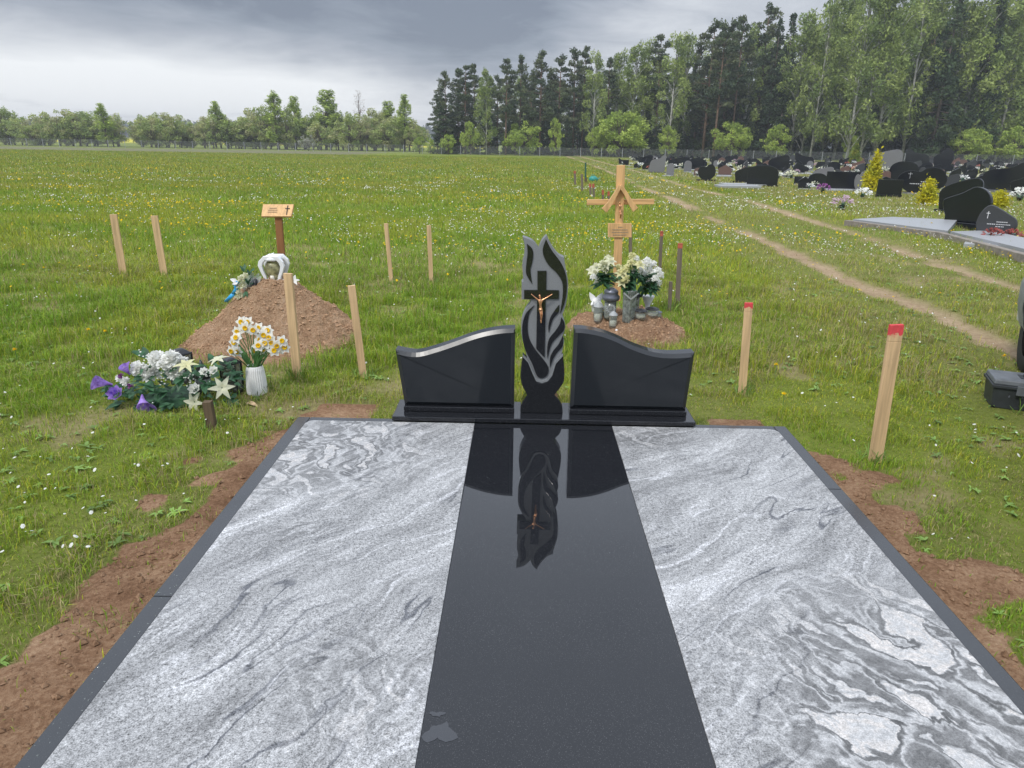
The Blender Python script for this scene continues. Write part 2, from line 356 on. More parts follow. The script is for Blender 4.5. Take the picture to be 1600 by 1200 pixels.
for k_ in('petalw','petalc','petaly','yellow','purple','pink','leaf'):
    t=NT(M[k_].node_tree); b=t.n['Principled BSDF']; src=b.inputs['Base Color'].links[0].from_socket; tr=t.new('ShaderNodeBsdfTranslucent'); t.put(tr.inputs[0],src); mx=t.new('ShaderNodeMixShader'); mx.inputs[0].default_value=.38
    t.l.new(b.outputs[0],mx.inputs[1]); t.l.new(tr.outputs[0],mx.inputs[2]); t.l.new(mx.outputs[0],t.n['Material Output'].inputs[0])
# ------------------------------------------------------------------ numpy noise
_tab=NR.rand(256,256)
def vnoise(x,y,s,o=0):
    x=np.asarray(x)*s+o*17.3+500; y=np.asarray(y)*s+o*9.7+500
    xi=np.floor(x).astype(int); yi=np.floor(y).astype(int); fx=x-xi; fy=y-yi; fx=fx*fx*(3-2*fx); fy=fy*fy*(3-2*fy)
    g=lambda i,j:_tab[i%256,j%256]
    return (g(xi,yi)*(1-fx)+g(xi+1,yi)*fx)*(1-fy)+(g(xi,yi+1)*(1-fx)+g(xi+1,yi+1)*fx)*fy
def fbm(x,y,s,n=4,o=0): return sum(vnoise(x,y,s*2**k,o+k)*.5**k for k in range(n))/sum(.5**k for k in range(n))
def sst(a,b,t): t=np.clip((t-a)/(b-a),0,1); return t*t*(3-2*t)
# ------------------------------------------------------------------ ground
TX0,TX1,TY0,TY1=-1.17,1.405,.95,3.49         # grave kerb outline
SX0,SX1,CX0,CX1=-1.103,1.340,-.228,.486; SY0,SY1=.98,3.432; TOP=.16
tyy=np.array([0,5.9,7.3,9.4,10.9,15.9,27.6,56,90,140]); 
txa=np.array([4.0,4.06,4.2,4.1,4.2,4.4,5.6,7.9,8.4,8.6]); txb=np.array([5.7,5.8,5.85,6.0,6.1,6.7,8.3,10.9,11.2,11.2])
def masks(x,y):
    n=fbm(x,y,1.3,4,1); n2=fbm(x,y,4.5,3,5); n3=fbm(x,y,.35,3,9)
    # bare soil left and right of the kerb
    dl=(TX0-x); wl=np.interp(y,[0,1,1.9,2.4,3.0,3.5,3.9,4.2],[.85,.66,.47,.44,.36,.30,.14,.0])
    ml=sst(1.0,.45,dl/np.maximum(wl,.01)+(n-.5)*1.2+(n2-.5)*1.9)*(x<TX0+.3)*(y<4.1)
    dr=(x-TX1); wr=np.interp(y,[0,1,2.4,2.9,3.4,3.75,4],[.80,.66,.50,.42,.22,.06,.0])
    mr=sst(1.0,.5,dr/np.maximum(wr,.01)+(n-.5)*.9+(n2-.5)*1.7)*(x>TX1-.3)*(y<3.95)
    inside=((x>TX0-.02)&(x<TX1+.02)&(y>TY0)&(y<TY1+.02)).astype(float)
    soil=np.clip(np.maximum(np.maximum(ml,mr),inside),0,1)
    for cx,cy,r in((-2.0,5.55,.62),(.93,6.0,.46)):
        soil=np.maximum(soil,sst(1.25,.9,np.hypot((x-cx),(y-cy)*.9)/r+(n2-.5)*.4))
    patch=sst(.60,.72,fbm(x,y,1.1,3,22)*.6+fbm(x,y,4,2,23)*.4)*sst(1.5,3,y)*sst(16,9,y)*.7
    xa=np.interp(y,tyy,txa); xb=np.interp(y,tyy,txb); wd=.13+.05*n3+(y>20)*.08
    tr=np.maximum(sst(1.6,.35,np.abs(x-xa)/wd+(n2-.5)*1.8+(n-.5)*.8),sst(1.6,.3,np.abs(x-xb)/wd+(n2-.5)*1.8+(n-.5)*.8))
    tr=tr*sst(.34,.50,fbm(x,y*.45,1.1,4,15)+.12*(n2-.5)+.04)
    lane=sst(1.6,.9,np.abs(x-(xa+xb)/2)/1.5+(n-.5)*.5)            # trodden, yellower grass of the lane
    cem=sst(-.4,.8,x-np.interp(y,[0,10,20,50,140],[7.2,7.2,8.4,12.0,12.5])+(n-.5)*1.2)*(y<150)
    dry=np.clip(sst(.50,.66,fbm(x,y,.8,4,31))*.6*sst(14,5,y)+lane*.75+cem*.85+sst(2.2,.8,dl/np.maximum(wl,.01)+(n-.5))*(x<TX0)*(y<4)*.7,0,1)
    return soil,patch,tr,lane,cem,dry
def axis(lo,hi,segs):
    out=[lo]; 
    while out[-1]<hi:
        a=out[-1]; st=next(s for lim,s in segs if abs(a)<lim) if True else 1
        out.append(a+st)
    return np.array(out)
gx=axis(-900,900,[(3.2,.045),(6,.10),(10,.22),(20,.5),(60,1.5),(200,8),(1e9,60)])
gy=axis(-30,2600,[(4.6,.045),(8,.09),(14,.2),(30,.5),(80,1.5),(200,6),(1e9,80)])
GX,GY=np.meshgrid(gx,gy); x=GX.ravel(); y=GY.ravel()
soil,patch,tr,lane,cem,dry=masks(x,y)
tt=np.clip((y-7)/50,0,1); z=-1.0*tt*tt*(3-2*tt)
near=sst(60,20,np.hypot(x,y))
z=z+((fbm(x,y,.5,3,41)-.5)*.10*sst(3.5,8,np.hypot(x,y-2))*sst(80,20,y)-tr*.03-patch*.008)
inside=(x>TX0-.01)&(x<TX1+.01)&(y>TY0-.01)&(y<TY1+.01)
z=z+soil*(fbm(x,y,9,4,51)-.5)*.035*near+np.where(soil>.3,.012,0)-inside*.05
z=z+(cem*sst(.5,.8,fbm(x,y,.4,2,77))*.10)*sst(60,30,y)
z=z+sst(165,230,y)*(-.2)+sst(260,800,y)*sst(-30,-160,x)*1.0
def gnd_h(x,y):
    tt=np.clip((y-7)/50,0,1); return -1.0*tt*tt*(3-2*tt)
plough=sst(100,118,y+ (x+40)*.35)*sst(162,160,y)*sst(-27,-32,x+(y-120)*.0)
rape=sst(300,340,y)*sst(900,800,y)*(x<15)*(fbm(x,y,.004,2,66)>.42)
ny,nx=GX.shape; idx=np.arange(nx*ny).reshape(ny,nx)
quads=np.stack([idx[:-1,:-1],idx[:-1,1:],idx[1:,1:],idx[1:,:-1]],-1).reshape(-1,4)
def npmesh(name,verts,loops,nper,mat,attrs={},smooth=False):
    me=bpy.data.meshes.new(name); me.vertices.add(len(verts)); me.vertices.foreach_set('co',np.ascontiguousarray(verts,dtype=np.float32).ravel())
    loops=np.ascontiguousarray(loops,dtype=np.int32).ravel(); me.loops.add(len(loops)); me.loops.foreach_set('vertex_index',loops)
    if isinstance(nper,int): tot=np.full(len(loops)//nper,nper,dtype=np.int32)
    else: tot=np.asarray(nper,dtype=np.int32)
    st=np.concatenate([[0],np.cumsum(tot)[:-1]]).astype(np.int32)
    me.polygons.add(len(tot)); me.polygons.foreach_set('loop_start',st); me.polygons.foreach_set('loop_total',tot)
    me.polygons.foreach_set('use_smooth',np.full(len(tot),smooth))
    me.update(calc_edges=True)
    for k,(typ,arr) in attrs.items():
        a=me.attributes.new(k,typ,'POINT'); a.data.foreach_set('value' if typ=='FLOAT' else 'color',np.ascontiguousarray(arr,dtype=np.float32).ravel())
    me.materials.append(mat); return me
def obj(name,me,parent=None):
    o=bpy.data.objects.new(name,me); COL.objects.link(o); o.parent=parent; return o
gm=bpy.data.materials.new('meadow ground'); gm.use_nodes=True; t=NT(gm.node_tree); b=t.n['Principled BSDF']
co=t.new('ShaderNodeTexCoord').outputs['Object']; A=lambda n:t.new('ShaderNodeAttribute',attribute_name=n).outputs['Fac']
g1=t.noise(co,.35,5,.6); g2=t.noise(co,2.5,6,.65); g3=t.noise(co,22,5,.7); g4=t.noise(t.mapping(co,scale=(1,.35,1)),.9,5,.7)
gr=t.ramp(t.math('ADD',t.math('MULTIPLY',g2,.5),t.math('MULTIPLY',g3,.5)),[(.3,(.10,.13,.026)),(.5,(.175,.215,.042)),(.7,(.26,.28,.075))])
gr=t.mix(t.smooth(g1,.4,.65),gr,t.mix(.5,gr,(.22,.26,.05)))
gr=t.mix(t.math('MULTIPLY',t.smooth(g4,.55,.72),.35),gr,(.08,.14,.024))
dr=t.ramp(g3,[(.3,(.09,.10,.035)),(.55,(.19,.19,.07)),(.75,(.30,.27,.13))])
c=t.mix(t.math('MULTIPLY',A('dry'),.62),gr,dr)
sandc=t.ramp(t.math('ADD',t.math('MULTIPLY',g3,.6),t.math('MULTIPLY',g2,.4)),[(.3,(.24,.16,.095)),(.5,(.38,.28,.18)),(.7,(.52,.40,.27))])
c=t.mix(A('track'),c,sandc); c=t.mix(t.math('MULTIPLY',A('patch'),.7),c,sandc)
sf=t.noise(co,55,6,.75)
so=t.ramp(t.math('ADD',t.math('MULTIPLY',sf,.55),t.math('MULTIPLY',t.noise(co,3.5,4,.6),.45)),[(.34,(.13,.070,.040)),(.47,(.255,.148,.088)),(.57,(.37,.235,.145)),(.70,(.54,.38,.25))])
c=t.mix(t.smooth(t.math('ADD',A('soil'),t.math('MULTIPLY',t.math('SUBTRACT',g3,.5),.6)),.3,.6),c,so)
c=t.mix(A('plough'),c,t.ramp(t.noise(t.mapping(co,scale=(.15,1,1)),1.0,4),[(.35,(.20,.17,.12)),(.65,(.17,.20,.09))]))
c=t.mix(A('rape'),c,(.62,.55,.03))
t.put(b.inputs['Base Color'],c); b.inputs['Roughness'].default_value=.95; b.inputs['Specular IOR Level'].default_value=.05
t.put(b.inputs['Normal'],t.bump(t.math('ADD',t.noise(co,30,8,.8),t.math('MULTIPLY',sf,.5)),.9,.02))
ground=obj('ground',npmesh('ground',np.stack([x,y,z],-1),quads,4,gm,{'soil':('FLOAT',soil),'patch':('FLOAT',patch),'track':('FLOAT',tr),'dry':('FLOAT',dry),'plough':('FLOAT',plough),'rape':('FLOAT',rape)},True))
tag(ground,kind='structure')
from mathutils.interpolate import poly_3d_calc
_gy0=np.array(gy); _gx0=np.array(gx); _gz=z.reshape(ny,nx)
def gh(px,py):
    px=np.asarray(px,float); py=np.asarray(py,float)
    i=np.clip(np.searchsorted(_gx0,px)-1,0,nx-2); j=np.clip(np.searchsorted(_gy0,py)-1,0,ny-2)
    fx=(px-_gx0[i])/(_gx0[i+1]-_gx0[i]); fy=(py-_gy0[j])/(_gy0[j+1]-_gy0[j])
    return (_gz[j,i]*(1-fx)+_gz[j,i+1]*fx)*(1-fy)+(_gz[j+1,i]*(1-fx)+_gz[j+1,i+1]*fx)*fy
def G(x,y): return float(gh(x,y))
def onground(u,v):
    p=gnd(u,v); return Vector((p.x,p.y,G(p.x,p.y)))
# ------------------------------------------------------------------ grass
def blades(name,n_m2,y0,y1,w0,h0,simple,seed,clump=1.0):
    rs=np.random.RandomState(seed); xm=1.0*y1+1.2; area=(y1-y0)*2*xm; n=int(area*n_m2)
    x=rs.uniform(-xm,xm,n); y=rs.uniform(y0,y1,n); keep=np.abs(x)<.86*y+1.1; x=x[keep]; y=y[keep]
    soil,patch,tr,lane,cem,dry=masks(x,y)
    cl=fbm(x,y,5.5,3,61); c2=fbm(x,y,1.2,3,62)
    pr=(1-sst(.12,.85,soil)*(.975-.22*sst(.60,.70,fbm(x,y,6,2,63))))*(1-patch*.85)*(1-sst(.1,.7,tr)*.97)*(1-.45*lane)*(1-.35*cem)*np.clip(.35+1.1*cl,0,1)
    inside=(x>TX0-.015)&(x<TX1+.015)&(y>TY0-.02)&(y<TY1+.015)
    keep=(rs.rand(len(x))<pr)&~inside; x=x[keep];y=y[keep];dry=dry[keep];cl=cl[keep];c2=c2[keep];lane=lane[keep];cem=cem[keep];soil=soil[keep]
    n=len(x); z=gh(x,y)-.004
    shortn=1-.45*sst(.3,1.2,x)*sst(5.2,4.2,y)-.25*sst(.3,1.2,-x)*sst(4.2,3.2,y)-.40*lane-.15*cem
    h=h0*rs.uniform(.45,1.25,n)*(.55+clump*.95*sst(.35,.75,cl))*shortn*(1-.4*soil)*(.75+.5*c2); wd=w0*rs.uniform(.6,1.4,n)
    a=rs.uniform(0,2*np.pi,n); dx=np.cos(a);dy=np.sin(a); lean=rs.uniform(.1,1.1,n)*h; la=a+np.pi/2+rs.uniform(-.6,.6,n)
    lx=np.cos(la)*lean; ly=np.sin(la)*lean
    base=np.stack([x,y,z],-1); sd=np.stack([dx*wd/2,dy*wd/2,0*x],-1)
    mid=base+np.stack([lx*.35,ly*.35,h*.62],-1); tip=base+np.stack([lx,ly,h*np.clip(1.05-.35*lean/h,.4,1)],-1)
    big=sst(.35,.65,fbm(x,y,.5,3,71)); g=np.stack([.168+.085*c2+.085*big,.300+.08*c2+.03*big,.022+.016*c2+.008*big],-1)*rs.uniform(.65,1.35,(n,1))
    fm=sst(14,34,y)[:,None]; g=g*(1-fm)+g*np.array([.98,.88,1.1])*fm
    yl=rs.rand(n)[:,None]; g=np.where(yl<.16,g*np.array([1.6,1.18,1.1]),g); g=np.where(yl>.92,g*np.array([.6,.78,.9]),g)
    straw=np.array([.42,.36,.17])*rs.uniform(.6,1.2,(n,1)); isd=(rs.rand(n)<(.10+.45*dry))[:,None]; g=np.where(isd,straw,g)
    g=np.concatenate([g,np.ones((n,1))],1)
    if simple:
        v=np.stack([base-sd,base+sd,tip],1).reshape(-1,3); fi=np.arange(n*3).reshape(n,3); cc=np.repeat(g,3,0)
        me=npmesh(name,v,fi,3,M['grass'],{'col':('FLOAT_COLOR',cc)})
    else:
        v=np.stack([base-sd,base+sd,mid+sd*.8,mid-sd*.8,tip],1).reshape(-1,3); k=np.arange(n)[:,None]*5
        lp=np.concatenate([k+np.array([[0,1,2,3]]),k+np.array([[3,2,4]])],1).ravel(); tot=np.tile([4,3],n)
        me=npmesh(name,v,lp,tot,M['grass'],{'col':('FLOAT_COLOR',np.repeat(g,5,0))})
    o=obj(name,me); return tag(o,kind='stuff')
def put_stuff(o,label,cat): tag(o,label,cat); return o
put_stuff(blades('grass',8500,1.1,4.8,.0032,.058,False,1),'short trodden green grass with dry stalks close around the double grave','grass')
put_stuff(blades('grass',4200,4.8,9,.0045,.085,False,2),'thick green grass around the soil mounds and wooden stakes','grass')
put_stuff(blades('grass',1250,9,19,.010,.10,True,3),'green meadow grass beyond the soil mounds','grass')
put_stuff(blades('grass',230,19,46,.024,.12,True,4),'distant meadow grass beyond the stakes','grass')
put_stuff(blades('grass',42,46,128,.065,.17,True,7),'farthest meadow grass reaching up to the fence','grass')
# small meadow flowers
def specks(name,n,yr,dens,r0,mat,hh,seed,label):
    rs=np.random.RandomState(seed); y=yr[0]*(yr[1]/yr[0])**rs.rand(n*3); x=rs.uniform(-1,1,n*3)*(.88*y+1)
    k=rs.rand(n*3)<dens(x,y)*1.25; s_=masks(x,y); k&=(s_[0]<.2)&(s_[2]<.3); k&=~((x>TX0-.1)&(x<TX1+.1)&(y<TY1+.1)); x=x[k][:n]; y=y[k][:n]; n=len(x)
    r=r0*rs.uniform(.6,1.3,n)*np.clip(y/9,1,4.5); z=gh(x,y)+hh*rs.uniform(.6,1.3,n)
    a=rs.uniform(0,6.28,n); tx=rs.normal(0,.35,n); ty=rs.normal(-.25,.35,n); P=[]
    for q in range(6):
        c_=np.cos(a+q*1.047)*r; s2=np.sin(a+q*1.047)*r; P.append(np.stack([x+c_,y+s2,z+c_*tx-s2*ty],-1))
    top=np.stack([x,y,z+r*.45],-1); P.append(top)
    v=np.stack(P,1).reshape(-1,3); k=np.arange(n)[:,None]*7; lp=np.concatenate([k+np.array([[q,(q+1)%6,6]]) for q in range(6)],1)
    o=obj(name,npmesh(name,v,lp,3,mat)); tag(o,label,'wildflowers',kind='stuff')
def dw(x,y):
    p=.02+.9*sst(.56,.70,fbm(x,y,.45,3,81))*sst(7,11,y)+.05*sst(5,9,y)
    p+= .9*np.exp(-((x+.2)/2.6)**2-((y-13.5)/1.3)**2)+.9*np.exp(-((x-1.9)/1.5)**2-((y-12.3)/.8)**2)+.7*np.exp(-((x-.0)/1.6)**2-((y-10.6)/.7)**2)+.7*(x>6.3)*(y<30)*sst(.45,.6,fbm(x,y,.8,3,82))+.35*np.exp(-((x+2.5)/3)**2-((y-16)/1.5)**2)
    p+= .025*(y<4)*(x<-1.4)
    return p
def dy_(x,y): return .03+.8*sst(.60,.72,fbm(x,y,.30,3,91))*sst(8,13,y)+.8*np.exp(-((x+6.0)/2.0)**2-((y-13.5)/1.6)**2)+.8*np.exp(-((x-.3)/2.2)**2-((y-25)/3)**2)
specks('white_daisies',16000,(2.2,115),dw,.0068,M['petalw'],.075,5,'tiny white daisies scattered in drifts through the meadow grass')
specks('yellow_wildflowers',5200,(7,120),dy_,.011,M['yellow'],.09,6,'yellow wildflowers dotted in drifts over the far meadow')
# loose clods on the bare soil
def clods(n,seed):
    rs=np.random.RandomState(seed); x=np.concatenate([rs.uniform(-2.3,TX0,n),rs.uniform(TX1,2.4,n)]); y=rs.uniform(1.0,3.9,2*n); s_=masks(x,y)[0]; k=s_>.45; x=x[k];y=y[k]; n=len(x)
    r=.0022+.013*rs.rand(n)**7; z=gh(x,y)+r*.3
    oct_=np.array([[1,0,0],[-1,0,0],[0,1,0],[0,-1,0],[0,0,1],[0,0,-1]],float); F=np.array([[0,2,4],[2,1,4],[1,3,4],[3,0,4],[2,0,5],[1,2,5],[3,1,5],[0,3,5]])
    v=oct_[None]*r[:,None,None]*rs.uniform(.6,1.4,(n,6,1)); v+=np.stack([x,y,z],-1)[:,None]
    lp=(np.arange(n)[:,None,None]*6+F[None]).reshape(-1,3)
    tag(obj('soil_clods',npmesh('soil_clods',v.reshape(-1,3),lp,3,M['clod'])),'loose brown soil crumbs beside the grave kerb','soil',kind='stuff')
clods(5000,8)
# dandelions that can be told apart
M['dand']=material('dandelion yellow',(.85,.60,.01),.7,.15,60,spec=.1)
for i,(u,v,wh) in enumerate([(38,422,'above the left end of the meadow, left one of a pair'),(70,427,'left of the stakes, right one of a pair'),(141,532,'left of the big soil mound, left one of a pair'),(167,535,'left of the big soil mound, right one of a pair'),(27,565,'at the left edge of the photo beside a bare patch'),(1210,588,'just right of the shorter red topped stake'),(1466,470,'between the two wheel ruts'),(1565,573,'beside the car wheel'),(1543,602,'at the corner of the toolbox'),(252,455,'between grass left of the small bouquet'),(1222,636,'right of the leaning red topped stake')]):
    p=onground(u,v); t_=thing('dandelion',p,'yellow dandelion '+wh,'dandelion','dandelions in the grass')
    hd=p+Vector((0,0,.085)); s_=MB().tube([p,p+Vector((.004,0,.05)),hd],[.002,.0018,.0022],5); s_.build('stem',M['stem'],t_)
    f_=MB()
    for k in range(34):
        a=random.uniform(0,6.28); el=random.uniform(.1,1.3); d=Vector((math.cos(a)*math.cos(el),math.sin(a)*math.cos(el),math.sin(el))); f_.petal(hd,d,(0,0,1) if el<1.2 else (1,0,0),.019,.006,.1,0,2)
    f_.build('flower_head',M['dand'],t_)
# ------------------------------------------------------------------ the double grave
gc=thing('grave_cover',(0,0,0),'wide double grave cover, two pale veined granite slabs either side of a polished black strip','grave cover')
def kerb(x0,x1,y0,y1): MB().box(((x0+x1)/2,(y0+y1)/2,(TOP-.006)/2-.03),(x1-x0,y1-y0,TOP-.006+.06)).build('kerb',M['kerbgran'],gc,bevel=.004)
jl=1.93; jr=2.78
kerb(TX0,SX0-.002,TY0,jl-.001); kerb(TX0,SX0-.002,jl+.001,TY1)
kerb(SX1+.002,TX1,TY0,jr-.001); kerb(SX1+.002,TX1,jr+.001,TY1)
kerb(SX0,SX1,SY1+.003,TY1); kerb(SX0,SX1,TY0,SY0-.002)
def plate(name,x0,x1,mat,rnd=None):
    m=MB(); pts=[(x0,SY0),(x1,SY0),(x1,SY1),(x0,SY1)]
    if rnd=='l': pts=[(x0,SY0),(x1,SY0),(x1,SY1),(x0+.035,SY1),(x0+.012,SY1-.010),(x0,SY1-.04)]
    if rnd=='r': pts=[(x0,SY0),(x1,SY0),(x1,SY1-.04),(x1-.012,SY1-.010),(x1-.035,SY1),(x0,SY1)]
    n=len(pts); m.add([(a,b_,.10) for a,b_ in pts]+[(a,b_,TOP) for a,b_ in pts],[tuple(range(n))[::-1],tuple(range(n,2*n))]+[(i,(i+1)%n,(i+1)%n+n,i+n) for i in range(n)])
    return m.build(name,mat,gc,bevel=.0025)
tag(plate('slab',SX0,CX0-.001,M['slab'],'l'),'pale veined left slab'); tag(plate('slab',CX1+.001,SX1,M['slab'],'r'),'pale veined right slab with folded swirls')
plate('centre_strip',CX0,CX1,M['strip'])
# water left on the stone
M['water']=material('thin water film',(.02,.022,.025),.10,.05,5,spec=1.0)
def puddle(c,r,seed,mat=M['water'],zz=TOP+.0006,par=None,n=26,sx=1,sy=1):
    rs=random.Random(seed); ph=[rs.uniform(0,6.28) for _ in range(5)]
    P=[]
    for k in range(n):
        a=2*math.pi*k/n; q=r*(1+.32*math.sin(2*a+ph[0])+.22*math.sin(3*a+ph[1])+.14*math.sin(5*a+ph[2])+.08*math.sin(9*a+ph[3])); P.append((c[0]+sx*q*math.cos(a),c[1]+sy*q*math.sin(a)))
    return P
wf=MB()
def addp(P,zz):
    n=len(P); cxx=sum(p[0] for p in P)/n; cyy=sum(p[1] for p in P)/n
    wf.add([(cxx,cyy,zz+.0005)]+[(a,b_,zz) for a,b_ in P],[(0,1+i,1+(i+1)%n) for i in range(n)])
p=level(688,1140,TOP); M['waterf']=granite_black('drying water stain',(.045,.048,.055),.12,.3,.1)
addp(puddle((p.x,p.y),.030,3,sy=1.2),TOP+.0007); p2=level(683,1113,TOP); addp(puddle((p2.x,p2.y+.005),.010,8,sx=1.5),TOP+.0008)
wf.build('water_stain',M['waterf'],gc)
dr_=MB(); rs=random.Random(4)
for k in range(70):
    y_=rs.uniform(1.2,2.05); x_=rs.uniform(TX0+.005,SX0-.008); r_=rs.uniform(.0012,.0035)
    dr_.lathe((x_,y_,TOP-.0062),[(r_,0),(r_*.8,r_*.35),(r_*.3,r_*.5)],7)
for k in range(46):
    x_=rs.uniform(CX0+.02,CX1-.02); y_=rs.uniform(2.0,3.3); r_=rs.uniform(.0008,.0022)
    dr_.lathe((x_,y_,TOP),[(r_,0),(r_*.8,r_*.35),(r_*.3,r_*.5)],6)
dd=dr_.build('water_drops',M['glass'],gc,True); dd['kind']='stuff'
# the cover falls very slightly towards its foot so that rain runs off
for ch in gc.children:
    for v_ in ch.data.vertices:
        if v_.co.z>.05: v_.co.z-=max(0,SY1-v_.co.y)*.0055
# plinth
PF=3.437
pl0=wall(612,645,PF).x; pl1=wall(1088,657,PF).x; PZ=.187
ph=thing('headstone_plinth',(0.13,3.55,TOP),'low polished black granite plinth carrying the two curved headstones and the flame shaped stele','plinth')
MB().box(((pl0+pl1)/2,PF+.13,(TOP+.001+PZ)/2),(pl1-pl0,.26,PZ-TOP-.001)).build('plinth_block',M['strip'],ph,bevel=.004)
# wings
def inset_poly(P,e):
    n=len(P); ar=sum(P[i][0]*P[(i+1)%n][1]-P[(i+1)%n][0]*P[i][1] for i in range(n)); sg=1 if ar>0 else -1; out=[]
    for i in range(n):
        p,c,q=Vector(P[i-1]),Vector(P[i]),Vector(P[(i+1)%n]); d0=(c-p).normalized(); d1=(q-c).normalized()
        n0=Vector((-d0.y,d0.x))*sg; n1=Vector((-d1.y,d1.x))*sg; m_=(n0+n1); m_=m_/max(m_.length_squared/2,.35)
        out.append(tuple(c+m_*e))
    return out
def chamfer(pts,y0,y1,mat,name,par,edge=.020,depth=.014,rim=None):
    P=[pts[0]]
    for q in pts[1:]:
        if (Vector(q)-Vector(P[-1])).length>.004: P.append(q)
    n=len(P); I=inset_poly(P,edge); m=MB()
    m.add([(a,y0-depth,b_) for a,b_ in I]+[(a,y0,b_) for a,b_ in P]+[(a,y1,b_) for a,b_ in P],
      [tuple(range(n)),tuple(range(3*n-1,2*n-1,-1))]+[(i,(i+1)%n,(i+1)%n+n,i+n) for i in range(n)]+[(i+n,(i+1)%n+n,(i+1)%n+2*n,i+2*n) for i in range(n)])
    o=m.build(name,mat,par); me=o.data; me.materials.append(M['rimg'])
    for i in range(n):
        if (P[i][1]+P[(i+1)%n][1])/2>rim: me.polygons[2+i].material_index=1
    bm=bmesh.new(); bm.from_mesh(me); bmesh.ops.recalc_face_normals(bm,faces=bm.faces[:]); bm.to_mesh(me); bm.free(); return o
M['rimg']=granite_black('honed grey chamfer',(.022,.025,.030),.30,.4,.1)
def spline(pts,k=6,closed=True,corner=()):
    out=[];n=len(pts)
    for i in range(n if closed else n-1):
        p0,p1,p2,p3=(pts[(i-1)%n],pts[i],pts[(i+1)%n],pts[(i+2)%n])
        if i in corner or (not closed and i==0): p0=p1
        if (i+1)%n in corner or (not closed and i==n-2): p3=p2
        for j in range(k):
            t_=j/k; out.append(tuple(.5*((2*p1[q])+(-p0[q]+p2[q])*t_+(2*p0[q]-5*p1[q]+4*p2[q]-p3[q])*t_*t_+(-p0[q]+3*p1[q]-3*p2[q]+p3[q])*t_**3) for q in (0,1)))
    return out
WF=3.545
def wing(px,label):
    P=[wall(u,v,WF) for u,v in px]; pts=[(q.x,max(q.z,PZ+.028)) for q in P]; b0=min(q[0] for q in pts[:2]);
    zb=PZ+.028; pts[0]=(pts[0][0],zb); pts[1]=(pts[1][0],zb)
    sm_=pts[:2]+spline(pts[2:],5,False)+[pts[-1]]
    t_=thing('headstone',((pts[0][0]+pts[1][0])/2,WF,PZ),label,'headstone','curved black headstones of the double grave')
    chamfer(sm_,WF,WF+.075,M['wing'],'stone_panel',t_,rim=zb+.12)
    x0,x1=sorted((pts[0][0],pts[1][0])); MB().box(((x0+x1)/2,WF+.025,PZ+.0145),(x1-x0+.004,.11,.027)).build('base_strip',M['strip'],t_,bevel=.003)
wing([(633,640),(803,642),(805,513),(785,514),(760,518),(735,525),(710,534),(680,544),(650,551),(618,546)],'black granite headstone left of the flame stele, its curved top rising to the right')
wing([(1070,646),(890,641),(897,513),(915,514),(940,519),(965,528),(990,540),(1020,550),(1050,553),(1085,551)],'black granite headstone right of the flame stele, its curved top falling to the right')
# stele
SF=3.54
st=thing('flame_stele',(0.12,SF,PZ),'tall black and grey flame shaped granite stele with an inlaid cross and bronze figure','stele')
Z3=lambda a,b_:wall(760+a/4.617,360+b_/4.617,SF)
def outl(px,k=4,corner=()):
    P=[Z3(*q) for q in px]; return spline([(q.x,max(q.z,PZ)) for q in P],k,True,corner)
body=[(262,46),(330,74),(378,130),(400,76),(435,36),(468,108),(520,175),(562,195),(567,245),(582,320),(589,380),(586,460),(572,540),(548,612),(562,650),(569,690),(562,730),(552,757),(561,800),(556,830),(546,880),(530,960),(470,1060),(400,1095),(340,1050),(300,950),(285,880),(262,800),(251,720),(257,640),(285,570),(315,530),(322,500),(254,498),(254,372),(266,368),(262,300),(260,240),(273,180),(275,110)]
MB().prism(outl(body,4,(0,2,4,7,13,17,32,33,34,35)),SF,SF+.075).build('stele_body',M['sand'],st,bevel=.004)
fl=dict(a=[(292,95),(330,130),(338,180),(330,230),(318,280),(322,330),(332,388),(300,340),(285,300),(289,230),(297,160)],
 b=[(430,62),(470,140),(530,220),(565,290),(580,370),(575,470),(555,550),(530,600),(543,520),(552,440),(545,370),(510,310),(450,250),(415,190),(407,130)],
 c=[(345,540),(310,600),(298,680),(305,760),(330,820),(370,880),(420,940),(448,990),(440,1040),(405,1064),(365,1047),(330,960),(280,860),(260,770),(261,670),(290,590)],
 d=[(525,533),(520,590),(480,640),(450,737),(447,690),(460,630),(490,580)],
 e=[(540,625),(561,660),(561,715),(520,760),(470,820),(440,927),(438,850),(453,780),(500,720),(530,670)],
 f=[(552,755),(551,830),(510,880),(480,930),(458,987),(459,920),(480,870),(520,820)])
for k_,v_ in fl.items():
    cr={'a':(0,6),'b':(0,7),'c':(0,),'d':(0,3),'e':(0,5),'f':(0,4)}[k_]
    MB().prism(outl(v_,4,cr),SF-.006,SF+.012).build('flame_inlay',M['blackgran'],st,bevel=.002)
def px(P): return [(q.x,q.z) for q in P]
cr=[Z3(*q) for q in [(368,290),(433,290),(431,428),(523,430),(522,493),(428,492),(420,915),(359,850),(366,492),(272,494),(272,428),(368,428)]]
MB().prism(px(cr),SF-.008,SF+.012).build('cross_inlay',M['blackgran'],st,bevel=.0015)
cup=[(262,905),(300,945),(330,1020),(358,1080),(400,1094),(442,1080),(474,1040),(500,955),(552,898),(562,1000),(558,1080),(530,1130),(490,1180),(540,1240),(549,1330),(245,1330),(250,1250),(293,1180),(258,1110),(246,1050),(250,980)]
MB().prism(outl(cup,4,(0,8,12,14,15,17)),SF-.016,SF+.075).build('flame_cup',M['blackgran'],st,bevel=.004)
lip=[(262,895),(300,930),(340,1018),(366,1066),(402,1078),(438,1066),(462,1028),(488,945),(552,888),(552,898),(500,955),(474,1040),(442,1080),(400,1094),(358,1080),(330,1020),(300,945),(262,905)]
